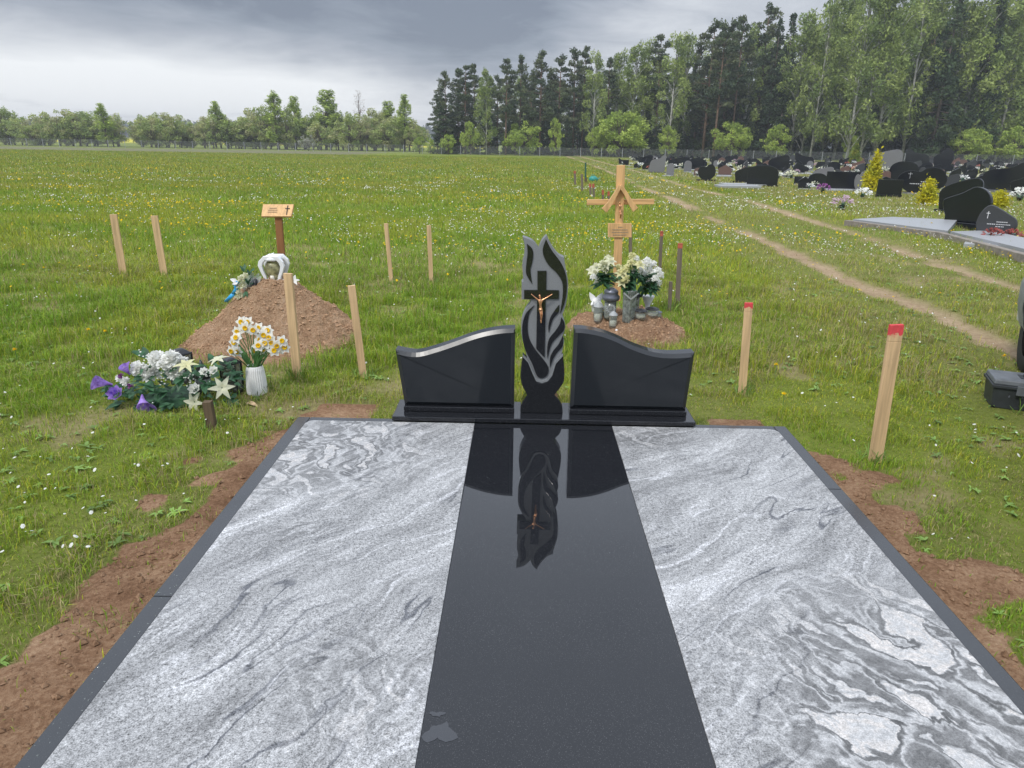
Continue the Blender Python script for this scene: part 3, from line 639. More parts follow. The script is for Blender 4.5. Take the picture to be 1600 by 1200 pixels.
MB().prism(px([Z3(a,b_) for a,b_ in lip]),SF-.019,SF+.010).build('cup_rim',M['sand'],st)
# a small bronze figure, arms raised, grown as one skin
def figure(name,J,E,rad,mat,parent,flatt=None):
    me=bpy.data.meshes.new(name); me.from_pydata(J,E,[]); o=bpy.data.objects.new(name,me); COL.objects.link(o); o.parent=parent
    md=o.modifiers.new('skin','SKIN'); 
    for i,r_ in enumerate(rad): me.skin_vertices[0].data[i].radius=(r_,r_)
    me.skin_vertices[0].data[0].use_root=True; md.use_smooth_shade=True
    ss=o.modifiers.new('sub','SUBSURF'); ss.levels=1; ss.render_levels=1; me.materials.append(mat); return o
def corpus(parent,head,feet,hl,hr,yo,name='crucified_figure'):
    h=head; o0=rootloc(parent); H_=(head-feet).length
    L=lambda a,b_,t_:a.lerp(b_,t_)
    pel=L(h,feet,.50); che=L(h,feet,.22); nk=L(h,feet,.10); sx=(hr-hl).normalized()
    F=Vector((0,-yo,0))
    J=[pel, L(pel,che,.5), che, nk, h+sx*(-.02*H_)+F*.5, L(h,feet,-.07)+sx*(-.03*H_)+F*.4,
       che+sx*.07*H_+Vector((0,0,.06*H_)), L(che+sx*.07*H_+Vector((0,0,.05*H_)),hr,.5), hr,
       che-sx*.07*H_+Vector((0,0,.06*H_)), L(che-sx*.07*H_+Vector((0,0,.05*H_)),hl,.5), hl,
       pel+sx*.035*H_, L(pel,feet,.45)+sx*.05*H_+F*1.2, L(pel,feet,.95)+sx*.012*H_,
       pel-sx*.035*H_, L(pel,feet,.45)-sx*.005*H_+F*1.2, L(pel,feet,.97)-sx*.012*H_, feet+F*.9]
    E_=[(0,1),(1,2),(2,3),(3,4),(4,5),(2,6),(6,7),(7,8),(2,9),(9,10),(10,11),(0,12),(12,13),(13,14),(0,15),(15,16),(16,17),(17,18)]
    r_=[.062,.052,.068,.028,.05,.036,.034,.022,.016,.034,.022,.016,.046,.032,.020,.046,.032,.020,.016]
    J=[tuple(q+Vector((0,-.004,0))-o0) for q in J]
    fo=figure(name,J,E_,[q*H_ for q in r_],M['gold'],parent)
    wr=MB().lathe(pel+Vector((0,-.004,-.03*H_)),[(.075*H_,-.05*H_),(.082*H_,0),(.07*H_,.05*H_)],10).build('loincloth',M['gold'],fo,True)
    return fo
FY=SF-.022
q=lambda a,b_:wall(760+a/4.617,360+b_/4.617,FY)
corpus(st,q(388,472),q(394,655),q(322,457),q(476,458),.008)
MB().rod(q(394,640),q(395,668),.006,.004).build('foot_rest',M['gold'],st)
# ------------------------------------------------------------------ wooden stakes
def stake(top,bot,wpx,label,mat='wood',red=None,th=.022,redlen=.09,name='wooden_stake',cat='stake',grp='wooden marker stakes',Y=None):
    b_=onground(*bot); t_=wall(top[0],top[1],b_.y) ; wd=wpx*(b_-Vector((0,0,CAM_H))).length/FPX
    s_=thing(name,b_,label,cat,grp)
    d=(t_-b_).normalized(); lo=b_-d*.06
    m=MB(); cut=t_
    if red: cut=t_-d*redlen
    rs=random.Random(int(top[0])); a=Vector((1,rs.uniform(-.25,.25),0))
    m.rod(lo,cut,wd,th,a); m.build('post',M[mat],s_,bevel=.002)
    if red: MB().rod(cut+d*.0005,t_,wd,th,a).build('painted_tip',M[red],s_,bevel=.002)
    return s_
stake((177,335),(193,430),9,'bare pine stake at far left, left one of the left pair behind the grass')
stake((241,337),(257,431),9,'bare pine stake, right one of the far left pair')
stake((603,349),(612,443),6,'thin pine stake, left one of the middle pair in the meadow')
stake((670,352),(674,443),6.5,'thin pine stake, right one of the middle pair in the meadow')
stake((450,427),(465,591),13,'thick pine stake in front of the big soil mound, right of the daffodils')
stake((549,446),(568,590),11,'pine stake in the grass at the right foot of the big soil mound')
stake((1170,473),(1159,616),11.5,'shorter pine stake with a red painted top right of the black headstone',red='red',redlen=.055)
stake((1401,507),(1367,722),18,'tallest pine stake with a red painted top leaning beside the bare soil',red='red',redlen=.085)
stake((1034,361),(1030,437),4.5,'thin grey stake with a red tip behind the white flowers',mat='woodg',red='orangep',redlen=.06)
stake((1063,380),(1058,480),7,'grey stake with a worn reddish tip right of the white flowers',mat='woodg',red='orangep',redlen=.05)
stake((1048,440),(1046,486),5.5,'short grey stake stub right of the white flowers',mat='woodg')
stake((985,352),(985,402),5,'grey stake half hidden behind the nameplate of the wooden cross',mat='woodg')
stake((324,627),(333,674),12,'short dark weathered stump in front of the funeral wreath',mat='woodd',th=.04,cat='stump',name='wooden_stump',grp='short wooden stumps')
for i,(a,b_,l) in enumerate([((898,267),(899,290),'first of the thin red tipped stakes far behind, leftmost'),((909,272),(910,300),'thin bare stake left of the green water post'),((922,287),(923,306),'red tipped stake just below the green can'),((927,287),(928,309),'red tipped stake right below the green can'),((942,297),(942,318),'red tipped stake left of the wooden cross beam'),((951,299),(951,318),'red tipped stake touching the cross beam')]):
    pb=onground(*b_); stake(a,b_,3.4,l,mat='woodg',red='orangep' if i!=1 else None,redlen=.14,grp='red tipped stakes far in the meadow')
# green post with hanging can
pb=onground(915,287); gp=thing('water_post',pb,'dark green post standing in the far meadow behind the wooden cross','post')
tp=wall(915,254,pb.y); MB().tube([pb,tp],[.06,.05],8).build('post',material('green painted post',(.02,.10,.075),.6,.2,6),gp)
MB().box(pb+Vector((0,0,.18)),(.16,.12,.36)).build('base_box',M['woodd'],gp)
pb=onground(927,284); cn=thing('watering_can',pb,'teal watering can on the grass beside the dark green post','can')
MB().lathe(pb,[(.20,0),(.30,.08),(.30,.26),(.14,.36),(.06,.38)],12).build('body',M['teal'],cn,True)
MB().tube([pb+Vector((.26,0,.1)),pb+Vector((.46,0,.30))],[.04,.03],6).build('spout',M['teal'],cn); MB().tube([pb+Vector((-.24,0,.25)),pb+Vector((-.1,0,.46)),pb+Vector((.1,0,.42))],.02,6).build('handle',M['teal'],cn)
# ------------------------------------------------------------------ soil mounds
def mound(name,cx,cy,rx,ry,hh,px_,mat,label,skew=(0,0),seed=1,flat=.25):
    n=150; xs=np.linspace(-1.25,1.25,n); X_,Y_=np.meshgrid(xs,xs); r=np.sqrt(X_**2+Y_**2); ang=np.arctan2(Y_,X_)
    rr=r*(1+.10*np.sin(2*ang+seed)+.06*np.sin(3*ang+2*seed)+.03*np.sin(7*ang))
    x=cx+X_*rx; y=cy+Y_*ry
    rs_=np.sqrt((X_-skew[0]*(1-rr))**2+(Y_-skew[1]*(1-rr))**2)
    prof=np.clip((1-np.maximum(rs_-flat,0)/(1-flat)),0,None); prof=prof**px_*(1-.12*np.minimum(rs_,flat)/flat*0)
    z=hh*np.minimum(prof,1)
    z=z+sst(0,.12,prof)*((fbm(x,y,2.6,4,seed)-.5)*.17+(fbm(x,y,14,4,seed+3)-.5)*.06+(fbm(x,y,45,2,seed+5)-.5)*.03)-np.where(prof<=0,.10,0)
    idx=np.arange(n*n).reshape(n,n); q=np.stack([idx[:-1,:-1],idx[:-1,1:],idx[1:,1:],idx[1:,:-1]],-1).reshape(-1,4)
    zz_=z+gh(x,y)*(1 if True else 0)
    keep=(prof.ravel()[q]>0).any(1); q=q[keep]
    me=npmesh(name,np.stack([x.ravel(),y.ravel(),zz_.ravel()],-1),q,4,mat,{},True); o=obj(name,me); tag(o,label,'soil mound','soil mounds over fresh graves')
    def height(a,b_):
        i=int(round(((a-cx)/rx+1.25)/2.5*(n-1))); j=int(round(((b_-cy)/ry+1.25)/2.5*(n-1))); return float(zz_[j,i])
    return o,height
m1,h1=mound('soil_mound',-2.0,5.60,.70,.60,.44,1.0,M['soil'],'large pointed mound of orange sandy soil with a white lantern on top',(.0,.1),2,.22)
m2,h2=mound('soil_mound',.90,5.93,.52,.52,.145,.8,M['soil2'],'low mound of brown soil carrying lanterns and white flowers behind the right headstone',(0,0),5,.45)
# crumbs and stones lying on the mounds
def mclods(cx,cy,rx,ry,hf,n,seed,label):
    rs=np.random.RandomState(seed); an=rs.uniform(0,6.28,n); q=np.sqrt(rs.rand(n))*1.02; x=cx+np.cos(an)*rx*q; y=cy+np.sin(an)*ry*q
    z=np.array([max(hf(a,b_),float(gh(a,b_))) for a,b_ in zip(x,y)]); r=.003+.011*rs.rand(n)**6
    oct_=np.array([[1,0,0],[-1,0,0],[0,1,0],[0,-1,0],[0,0,1],[0,0,-1]],float); F=np.array([[0,2,4],[2,1,4],[1,3,4],[3,0,4],[2,0,5],[1,2,5],[3,1,5],[0,3,5]])
    v=oct_[None]*r[:,None,None]*rs.uniform(.6,1.4,(n,6,1)); v+=np.stack([x,y,z+r*.2],-1)[:,None]
    lp=(np.arange(n)[:,None,None]*6+F[None]).reshape(-1,3); tag(obj('soil_crumbs',npmesh('soil_crumbs',v.reshape(-1,3),lp,3,M['clodm'])),label,'soil',kind='stuff')
M['clodm']=soilmat('pale soil crumbs',(.24,.14,.08),(.45,.285,.175),(.62,.44,.30),.006)
mclods(-2.0,5.6,.72,.62,h1,5200,3,'crumbs of dry sandy soil on the large mound'); mclods(.9,5.93,.54,.54,h2,3000,4,'crumbs of brown soil and bark on the low mound')
# ------------------------------------------------------------------ flower builders
RG=random.Random(21)
def rdir(zmin=-1):
    while True:
        v=Vector((RG.gauss(0,1),RG.gauss(0,1),RG.gauss(0,1))).normalized()
        if v.z>zmin: return v
def pom(c,r,mat,par,n=130,up=Vector((0,-.4,.9)),name='flower'):      # chrysanthemum head
    m=MB(); c=Vector(c); up=up.normalized()
    for k in range(n):
        d=rdir(); 
        if d.dot(up)<-.35: d=-d
        a,b_,_=basis(d); q=c+d*r*RG.uniform(.30,.62); m.petal(q,(d+a*RG.uniform(-.3,.3)+b_*RG.uniform(-.3,.3)),(up+a*.2),r*.50,r*.42,.35*RG.choice([-1,1]),.3,3,.8)
    m.lathe(c-up*r*.3,[(r*.25,0),(r*.42,r*.3),(r*.3,r*.6)],8,up)
    return m.build(name,mat,par,True)
def star(c,d,r,mat,par,n=6,curl=.5,wd=.42,cen=None,name='flower',tilt=.55):   # lily / daffodil crown of petals
    m=MB(); a,b_,d=basis(d); c=Vector(c)
    for k in range(n):
        t_=2*math.pi*k/n+RG.uniform(-.1,.1); o_=(a*math.cos(t_)+b_*math.sin(t_)); m.petal(c+o_*r*.06,o_+d*tilt,d,r*(1 if k%2 else .92),r*wd,curl,.35,4,.75)
    o=m.build(name,mat,par,True)
    if cen:
        q=MB().lathe(c,[(r*.10,0),(r*.28,r*.18),(r*.40,r*.40),(r*.30,r*.37),(r*.06,r*.15)],10,d,cap=False).build('corona',cen,o,True)
    return o
def rose(c,d,r,mat,par,name='flower'):
    m=MB(); a,b_,d=basis(d); c=Vector(c)
    for ring,(k_,rr,ti) in enumerate([(3,.12,2.6),(5,.30,1.6),(6,.5,.9),(7,.7,.35)]):
        for k in range(k_):
            t_=2*math.pi*k/k_+ring*.5; o_=a*math.cos(t_)+b_*math.sin(t_); m.petal(c+o_*r*rr*.6-d*r*.1*ring,o_*.8+d*ti,-o_+d*.3,r*.75,r*.75,-.25,.2,3,.7)
    return m.build(name,mat,par,True)
def calla(c,d,r,mat,par,name='flower'):
    m=MB(); a,b_,d=basis(d); c=Vector(c); vs=[];fs=[]; n=12
    for i in range(5):
        t_=i/4
        for k in range(n):
            th=2*math.pi*k/n; lip=1+.9*t_*t_*max(0,math.cos(th)); rr=r*(.10+.55*t_**1.3)*lip; vs.append(c+d*(r*1.5*t_+r*.45*t_*max(0,math.cos(th)))+(a*math.cos(th)+b_*math.sin(th))*rr)
    for i in range(4):
        for k in range(n): k2=(k+1)%n; fs.append((i*n+k,i*n+k2,(i+1)*n+k2,(i+1)*n+k))
    m.add(vs,fs); o=m.build(name,mat,par,True)
    MB().tube([c+d*r*.2,c+d*r*1.4],[r*.07,r*.05],6).build('spadix',M['petaly'],o); return o
def leaves(par,spots,mat,L,Wd,name='leaf',n=3):
    for c,d in spots:
        m=MB()
        for k in range(n):
            dd_=(Vector(d)+rdir()*.45).normalized(); m.petal(Vector(c),dd_,(0,-.3,1),L*RG.uniform(.7,1.2),Wd,.35,.15,4,.8)
        m.build(name,mat,par,True)
# ------------------------------------------------------------------ funeral wreath at the left
wy=4.02; base=onground(275,630)
wr=thing('funeral_wreath',base,'long funeral wreath of white, cream and purple fabric flowers lying on the grass','wreath')
# green mass core
m=MB()
def onw(u,v,y=wy): return wall(u,v,y)
for k in range(260):
    u=RG.uniform(168,372); v=RG.uniform(572,642) if u<330 else RG.uniform(565,640); 
    if u<215: v=RG.uniform(600,632)
    yy=wy+RG.uniform(-.05,.22); q_=onw(u,v,yy); 
    if q_.z<.01: q_.z=RG.uniform(.01,.05)
    m.petal(q_,rdir(-.2)+Vector((0,-.5,.1)),(0,-.5,1),RG.uniform(.035,.075),RG.uniform(.02,.035),.4,.2,3,.8)
m.build('leaf_bed',M['leaf'],wr,True)['kind']='stuff'
MB().lathe(onw(270,627,4.12)*1,[(.17,-.01),(.19,.02),(.15,.05),(.06,.07)],18).build('wreath_base',M['leaf'],wr,True)
F_=Vector((0,-.75,.65))
for u,v,r_ in [(246,563,.060),(268,562,.058),(236,585,.062),(273,584,.054),(217,577,.050),(285,566,.040),(255,572,.04)]: pom(onw(u,v,wy-.03+RG.uniform(0,.08)),r_,M['petalw'],wr)
for u,v,r_ in [(196,597,.032),(187,592,.026)]: pom(onw(u,v,wy-.02),r_,M['petalw'],wr,60)
for u,v,r_,d in [(291,572,.062,(.1,-.3,.9)),(341,563,.056,(-.2,-.2,1)),(347,606,.066,(.35,-.8,.35)),(304,628,.062,(-.2,-.9,.15))]: star(onw(u,v,wy-.06),d,r_,M['petalc'] if u>295 else M['petaly'],wr,6,.75,.50,None,'lily',.9)
for u,v,r_ in [(303,607,.036),(333,578,.028),(318,580,.026)]: rose(onw(u,v,wy-.07),F_,r_,M['petalw'],wr,'rose')
rose(onw(179,614,wy-.07),F_,.048,M['purple'],wr,'rose')
calla(onw(176,601,wy-.03),(-.9,-.4,.35),.056,M['purple'],wr,'calla_lily'); calla(onw(222,617,wy-.08),(.35,-.7,-.55),.058,M['purple'],wr,'calla_lily'); calla(onw(203,585,wy),(-.2,-.4,.8),.046,M['purple'],wr,'calla_lily')
for u,v in [(204,603),(189,588)]: pom(onw(u,v,wy-.06),.020,M['magenta'],wr,40)
leaves(wr,[(onw(285,590,wy-.07),(0,-.5,.3)),(onw(262,612,wy-.07),(-.8,-.4,.1)),(onw(320,600,wy-.03),(.3,-.5,.3)),(onw(190,630,wy-.05),(-.7,-.6,0)),(onw(213,632,wy-.06),(.6,-.6,0)),(onw(228,598,wy-.07),(.5,-.6,-.2)),(onw(360,590,wy+.04),(.6,-.2,.3)),(onw(365,625,wy+.02),(.3,-.6,-.2)),(onw(268,630,wy-.08),(0,-.7,-.1)),(onw(330,630,wy-.05),(.3,-.8,0)),(onw(240,625,wy-.06),(-.2,-.8,0)),(onw(230,560,wy+.06),(-.5,0,.8)),(onw(334,568,wy),(.2,0,.8))],M['leaf'],.085,.045,n=4)
m=MB()
for k in range(70):
    u,v=RG.choice([(232,562),(262,578),(255,590),(296,598),(325,590),(224,555)]); m.lathe(onw(u+RG.gauss(0,7),v+RG.gauss(0,6),wy-.06+RG.uniform(0,.06)),[(.001,0),(.006,.004),(.001,.008)],5)
m.build('small_filler_flower',M['petalw'],wr)['kind']='stuff'
# black lanterns behind the wreath
def boxlantern(u0,u1,vt,vb,Y_,label,lid=True):
    b_=onground((u0+u1)/2,vb); b_=Vector((wall((u0+u1)/2,vb,Y_).x,Y_,G(0,Y_))); t_=wall((u0+u1)/2,vt,Y_); wd=(wall(u1,vb,Y_)-wall(u0,vb,Y_)).x; h_=t_.z-b_.z
    L_=thing('grave_lantern',b_,label,'lantern','dark lanterns behind the wreath')
    MB().box(b_+Vector((0,0,.012)),(wd,wd,.024)).build('base',M['blackp'],L_,bevel=.003)
    MB().box(b_+Vector((0,0,h_*.44)),(wd*.84,wd*.84,h_*.80)).build('glass_body',M['glassd'],L_)
    m=MB()
    for sx_ in(-1,1):
        for sy_ in(-1,1): m.box(b_+Vector((sx_*wd*.45,sy_*wd*.45,h_*.44)),(wd*.08,wd*.08,h_*.82))
    for k in range(6):
        z_=b_.z+h_*(.10+.13*k); m.box((b_.x,b_.y-wd*.44,z_),(wd*.84,.003,.004)); m.rod((b_.x-wd*.42,b_.y-wd*.445,z_),(b_.x+wd*.42,b_.y-wd*.445,z_+h_*.13),.003,.003,Vector((0,0,1))); m.rod((b_.x+wd*.42,b_.y-wd*.45,z_),(b_.x-wd*.42,b_.y-wd*.45,z_+h_*.13),.003,.003,Vector((0,0,1)))
    m.build('lattice_frame',M['blackp'],L_)
    MB().lathe(b_+Vector((0,0,h_*.85)),[(wd*.70,0),(wd*.66,h_*.05),(wd*.40,h_*.12),(wd*.22,h_*.15)],4,(0,0,1)).build('lid',M['blackp'],L_,bevel=.003)
    MB().lathe(b_+Vector((0,0,.025)),[(wd*.25,0),(wd*.25,h_*.4)],10).build('candle',M['candle'],L_,True)
boxlantern(352,378,559,612,4.28,'tall black lattice lantern between the wreath and the daffodil vase')
boxlantern(272,299,545,585,4.45,'black lantern half hidden behind the white chrysanthemums of the wreath')
b_=Vector((wall(318,600,4.2).x,4.2,G(-1.8,4.2))); L_=thing('grave_lantern',b_,'small dark lantern with a pointed finial rising out of the wreath','lantern','dark lanterns behind the wreath')
tz=wall(318,562,4.2).z-b_.z
MB().lathe(b_,[(.045,0),(.045,tz*.6),(.03,tz*.72),(.034,tz*.76),(.012,tz*.9),(.004,tz)],12).build('body',M['blackp'],L_,True); MB().lathe(b_+Vector((0,0,tz*.2)),[(.047,0),(.047,tz*.3)],12).build('glass_band',M['glassd'],L_,True)
# daffodil vase
vb=Vector((wall(402,611,4.27).x,4.27,G(-1.7,4.27)-.002)); vh=wall(402,571,4.27).z-vb.z; vr=(wall(417,600,4.27)-wall(387,600,4.27)).x/2
V_=thing('flower_vase',vb,'white ribbed vase holding white and yellow daffodils beside the wreath','vase')
m=MB(); vs=[];fs=[];n=56
prof=[(.86,0),(1.0,.06),(1.0,.3),(.95,.6),(.86,.88),(.80,.97),(.76,1.0),(.70,.99),(.70,.80)]
for r_,z_ in prof:
    for k in range(n): rr=vr*r_*(1+(.035 if k%2 else -.02)*(z_<.97)); t_=2*math.pi*k/n; vs.append(vb+Vector((math.cos(t_)*rr,math.sin(t_)*rr,vh*z_)))
for i in range(len(prof)-1):
    for k in range(n): k2=(k+1)%n; fs.append((i*n+k,i*n+k2,(i+1)*n+k2,(i+1)*n+k))
fs.append(tuple(range(n))[::-1]); fs.append(tuple(range((len(prof)-1)*n,len(prof)*n)))
m.add(vs,fs).build('vase_body',M['white'],V_)
daf=[(378,503),(388,504),(372,518),(367,535),(363,548),(372,549),(370,528),(384,512),(396,515),(404,513),(412,524),(418,517),(404,540),(411,546),(399,548),(414,537),(424,535),(432,540),(440,533),(436,545),(444,543),(428,548),(420,528),(407,531)]
bq=thing('daffodil_bouquet',vb+Vector((0,0,vh*.85)),'bunch of white daffodils with yellow coronas standing in the ribbed white vase','bouquet')
m=MB(); neck=vb+Vector((0,0,vh*.9))
for u,v in daf:
    y_=4.27+RG.uniform(-.06,.06); q_=wall(u,v,y_); mid=neck.lerp(q_,.55)+Vector((0,0,.03)); m.tube([neck+Vector((RG.uniform(-.02,.02),RG.uniform(-.02,.02),0)),mid,q_+Vector((0,.01,0))],.0028,5)
    d=Vector(((q_.x-neck.x)*2.5,-.9,RG.uniform(-.1,.5))); star(q_,d,.040,M['petalw'],bq,6,.15,.75,M['yellow'],'daffodil',.25)
m.build('stem',M['stem'],bq); m=MB()
for k in range(16):
    a=RG.uniform(0,6.28); m.petal(neck+Vector((math.cos(a)*.02,math.sin(a)*.02,-.03)),(math.cos(a)*.55,math.sin(a)*.45-.1,1),(-math.cos(a),-math.sin(a),.2),RG.uniform(.14,.25),.016,.12,.2,6,.9)
m.build('leaf',M['stem'],bq,True)
for i,(u,v,rz_) in enumerate([(385,632,.2),(370,637,1.9)]):
    p=onground(u,v)+Vector((0,0,.012)); d_=thing('dry_leaf',p,['curled brown dry leaf on the grass below the white vase','brown dry leaf on the grass nearest the short stump'][i],'leaf'); m=MB().petal(p,(math.cos(rz_),math.sin(rz_)-.5,.1),(0,-.2,1),.085,.035,.3,.5,6,.8); m.build('blade',M['brown'],d_,True)
# ------------------------------------------------------------------ on the big mound
ly=5.68; lx=wall(430,440,ly).x; lz=h1(lx,ly)-.01; lb=Vector((lx,ly,lz)); lt=wall(430,396,ly).z-lz; lw=(wall(450,420,ly)-wall(409,420,ly)).x/2
LN=thing('white_lantern',lb,'white pear shaped grave lantern with arched glass window on top of the big mound','lantern')
MB().lathe(lb,[(lw*.80,0),(lw*.84,lt*.03),(lw*.62,lt*.07)],20).build('base',M['whiteplast'],LN,True)
def pear(t_): return lw*(.52+.46*math.sin(math.pi*min(max((t_-.12)/.95,0),1))**1.2) 
arch=[]
N_=22
for k in range(N_+1):
    t_=k/N_; ang=math.pi*(1.0-t_)     # outer profile of the frame as a horse-shoe
    arch.append((math.cos(ang),math.sin(ang)))
def frame(yo,th):
    m=MB(); O=[(-.62,.0),(-.66,.08),(-.86,.30),(-1.0,.50),(-.92,.66),(-.66,.78),(-.55,.84),(.55,.84),(.66,.78),(.92,.66),(1.0,.50),(.86,.30),(.66,.08),(.62,.0)]
    I=[(-.40,.0),(-.44,.10),(-.60,.30),(-.68,.48),(-.60,.60),(-.42,.70),(-.2,.73),(.2,.73),(.42,.70),(.60,.60),(.68,.48),(.60,.30),(.44,.10),(.40,.0)]
    P=[(lb.x+a*lw,lb.z+.02+b_*lt) for a,b_ in O]; Q=[(lb.x+a*lw,lb.z+.02+b_*lt) for a,b_ in I]; n=len(P)
    vs=[(a,yo,b_) for a,b_ in P]+[(a,yo,b_) for a,b_ in Q]+[(a,yo+th,b_) for a,b_ in P]+[(a,yo+th,b_) for a,b_ in Q]; fs=[]
    for i in range(n-1): fs+=[(i,i+1,n+i+1,n+i),(2*n+i,3*n+i,3*n+i+1,2*n+i+1),(i,2*n+i,2*n+i+1,i+1),(n+i,n+i+1,3*n+i+1,3*n+i)]
    m.add(vs,fs); return m
frame(ly-lw*.62,.03).build('frame',M['whiteplast'],LN,bevel=.004); frame(ly+lw*.55,.03).build('frame',M['whiteplast'],LN,bevel=.004)
MB().lathe(lb,[(lw*.44,.02),(lw*.60,lt*.28),(lw*.68,lt*.48),(lw*.58,lt*.66),(lw*.40,lt*.74)],20).build('glass_body',M['photo'],LN,True)
MB().lathe(lb,[(lw*.70,lt*.76),(lw*.72,lt*.82),(lw*.62,lt*.90),(lw*.35,lt*.96),(lw*.10,lt*.975),(lw*.08,lt*1.0),(lw*.03,lt*1.01)],22).build('lid',M['whiteplast'],LN,True)
MB().lathe(lb+Vector((0,-lw*.55,.02)),[(lw*.16,0),(lw*.15,lt*.15)],10).build('candle',M['candle'],LN,True)
p=Vector((wall(462,440,ly).x,ly-.05,0)); p.z=h1(p.x,p.y); t_=thing('white_rose',p,'single white flower lying right of the white lantern on the mound top','flower'); star(p+Vector((0,0,.025)),(.3,-.6,.6),.05,M['petalw'],t_,5,.3,.5)
by=5.50; bx=wall(378,465,by).x; bb=Vector((bx,by,h1(bx,by))); BQ=thing('small_bouquet',bb,'faded cream bouquet in cellophane with a bright blue ribbon on the mound slope','bouquet')
for u,v,r_ in [(377,437,.036),(383,432,.032),(374,447,.034),(380,446,.034),(373,457,.028),(378,463,.028),(371,465,.024)]: pom(wall(u,v,by-.02),r_,M['petalc'],BQ,50)
leaves(BQ,[(wall(384,455,by-.03),(0,-.2,-.4)),(wall(388,445,by),(.3,0,.6)),(wall(390,430,by+.02),(0,0,1)),(wall(383,465,by),(0,-.3,-.6)),(wall(381,425,by),(-.2,0,1))],M['leaf'],.07,.022,n=6)
m=MB()
for k in range(7): m.petal(wall(388,462,by+.04),(.15+.14*k,.1*(-1)**k,1.0-.07*k),(0,-1,.2),.20,.09,.1,.3,4,.6)
m.build('cellophane',M['wrap'],BQ,True); MB().tube([wall(393,468,by+.03),wall(397,448,by+.03),wall(400,436,by+.03)],[.03,.022,.012],8).build('ribbon_wrap',M['blackp'],BQ,True)
m=MB(); P=[wall(u,v,by-.04+.01*i) for i,(u,v) in enumerate([(372,440),(368,446),(369,452),(365,459),(358,466),(353,471)])]
for i in range(len(P)-1): m.rod(P[i],P[i+1]+(P[i+1]-P[i])*.1,.030,.004,Vector((1,.3*(-1)**i,.2)))
m.build('ribbon',M['blue'],BQ,True); m=MB().petal(P[0],(-1,0,.3),(0,-1,.2),.07,.035,.2,.3,3,.7).petal(P[0],(-.7,-.4,-.3),(0,-1,.2),.05,.03,.2,.3,3,.7); m.build('ribbon_loop',M['whiteplast'],BQ,True)
# memorial board
sy=6.35; SB=thing('memorial_board',Vector((wall(440,400,sy).x,sy,G(-2,sy))),'small wooden name board with a black cross on a brown post behind the big mound','sign')
MB().rod(wall(443,440,sy),wall(435,336,sy),.062,.03).build('post',M['woodr'],SB,bevel=.002)
a,b_=wall(408,338,sy-.04),wall(455,338,sy-.04); c_=wall(459,319,sy+.03); d_=wall(411,319,sy+.03); nn=(b_-a).cross(d_-a).normalized()*.022
m=MB().add([a,b_,c_,d_,a-nn,b_-nn,c_-nn,d_-nn],[(0,1,2,3),(7,6,5,4),(0,4,5,1),(1,5,6,2),(2,6,7,3),(3,7,4,0)]); bd=m.build('name_board',M['woodx'],SB,bevel=.002)
def onb(s_,t_): return a+(b_-a)*s_+(d_-a)*t_+nn.normalized()*.0035
sd_=(b_-a).normalized(); ud_=(d_-a).normalized()
m=MB(); m.rod(onb(.84,.12),onb(.84,.88),.007,.003,sd_); m.rod(onb(.77,.62),onb(.92,.62),.007,.003,ud_); m.build('printed_cross',M['inkb'],bd)
m=MB()
for t_,s0,s1 in((.66,.24,.46),(.50,.20,.52),(.34,.20,.52)):
    s_=s0
    while s_<s1: m.rod(onb(s_,t_),onb(s_+.022,t_),.008,.002,ud_); s_+=.036
m.build('faded_lettering',M['ink'],bd)
# ------------------------------------------------------------------ wooden cross and the flowers on the low mound
cy_=6.22; CB=wall(964,452,cy_); CB.z=G(CB.x,cy_); WC=thing('wooden_cross',CB,'varnished wooden grave cross with curved braces and a name plate, behind white flowers','cross')
post_t=wall(970,258,cy_); post_b=wall(963,470,cy_); ww=.070
MB().rod(post_b,post_t,ww,.035).build('upright',M['woodx'],WC,bevel=.003)
MB().rod(wall(917,316,cy_+.036),wall(1022,315,cy_+.036),.045,.03,Vector((0,0,1))).build('crossbeam',M['woodh'],WC,bevel=.003)
for s_,P in((-1,[(969,290),(962,303),(953,318),(944,329)]),(1,[(969,290),(978,303),(986,318),(993,328)])):
    m=MB(); L_=[wall(u,v,cy_-.045) for u,v in P]; wds=[.03,.034,.042,.055]; vs=[];fs=[]
    for i,q_ in enumerate(L_):
        d=(L_[min(i+1,3)]-L_[max(i-1,0)]).normalized(); sd2=Vector((-d.z,0,d.x))
        for y_ in(-.013,.022):
            for e_ in(-1,1): vs.append(q_+sd2*wds[i]*.5*e_+Vector((0,y_+s_*.001,0)))
    for i in range(3):
        k=i*4; fs+=[(k,k+1,k+5,k+4),(k+2,k+6,k+7,k+3),(k,k+4,k+6,k+2),(k+1,k+3,k+7,k+5)]
    fs+=[(0,2,3,1),(12,13,15,14)]; m.add(vs,fs).build('brace',M['woodx'],WC,bevel=.003)
P=[wall(u,v,cy_-.03) for u,v in((950,371),(987,371),(987,349),(950,349))]
m=MB().add(P+[q_+Vector((0,.018,0)) for q_ in P],[(0,1,2,3),(7,6,5,4),(0,4,5,1),(1,5,6,2),(2,6,7,3),(3,7,4,0)]); np_=m.build('name_plate',M['woodx'],WC,bevel=.002)
m=MB()
for v_,u0,u1 in((355,966,971),(359,957,979),(363,956,980),(367,958,978)):
    u_=u0
    while u_<u1: m.rod(wall(u_,v_,cy_-.032),wall(u_+1.6,v_,cy_-.032),.009,.002,Vector((0,0,1))); u_+=2.4
m.build('faded_lettering',M['ink'],np_)
corpus(WC,wall(969,317,cy_-.05),wall(969,342,cy_-.05),wall(963,315,cy_-.05),wall(975,315,cy_-.05),.01)
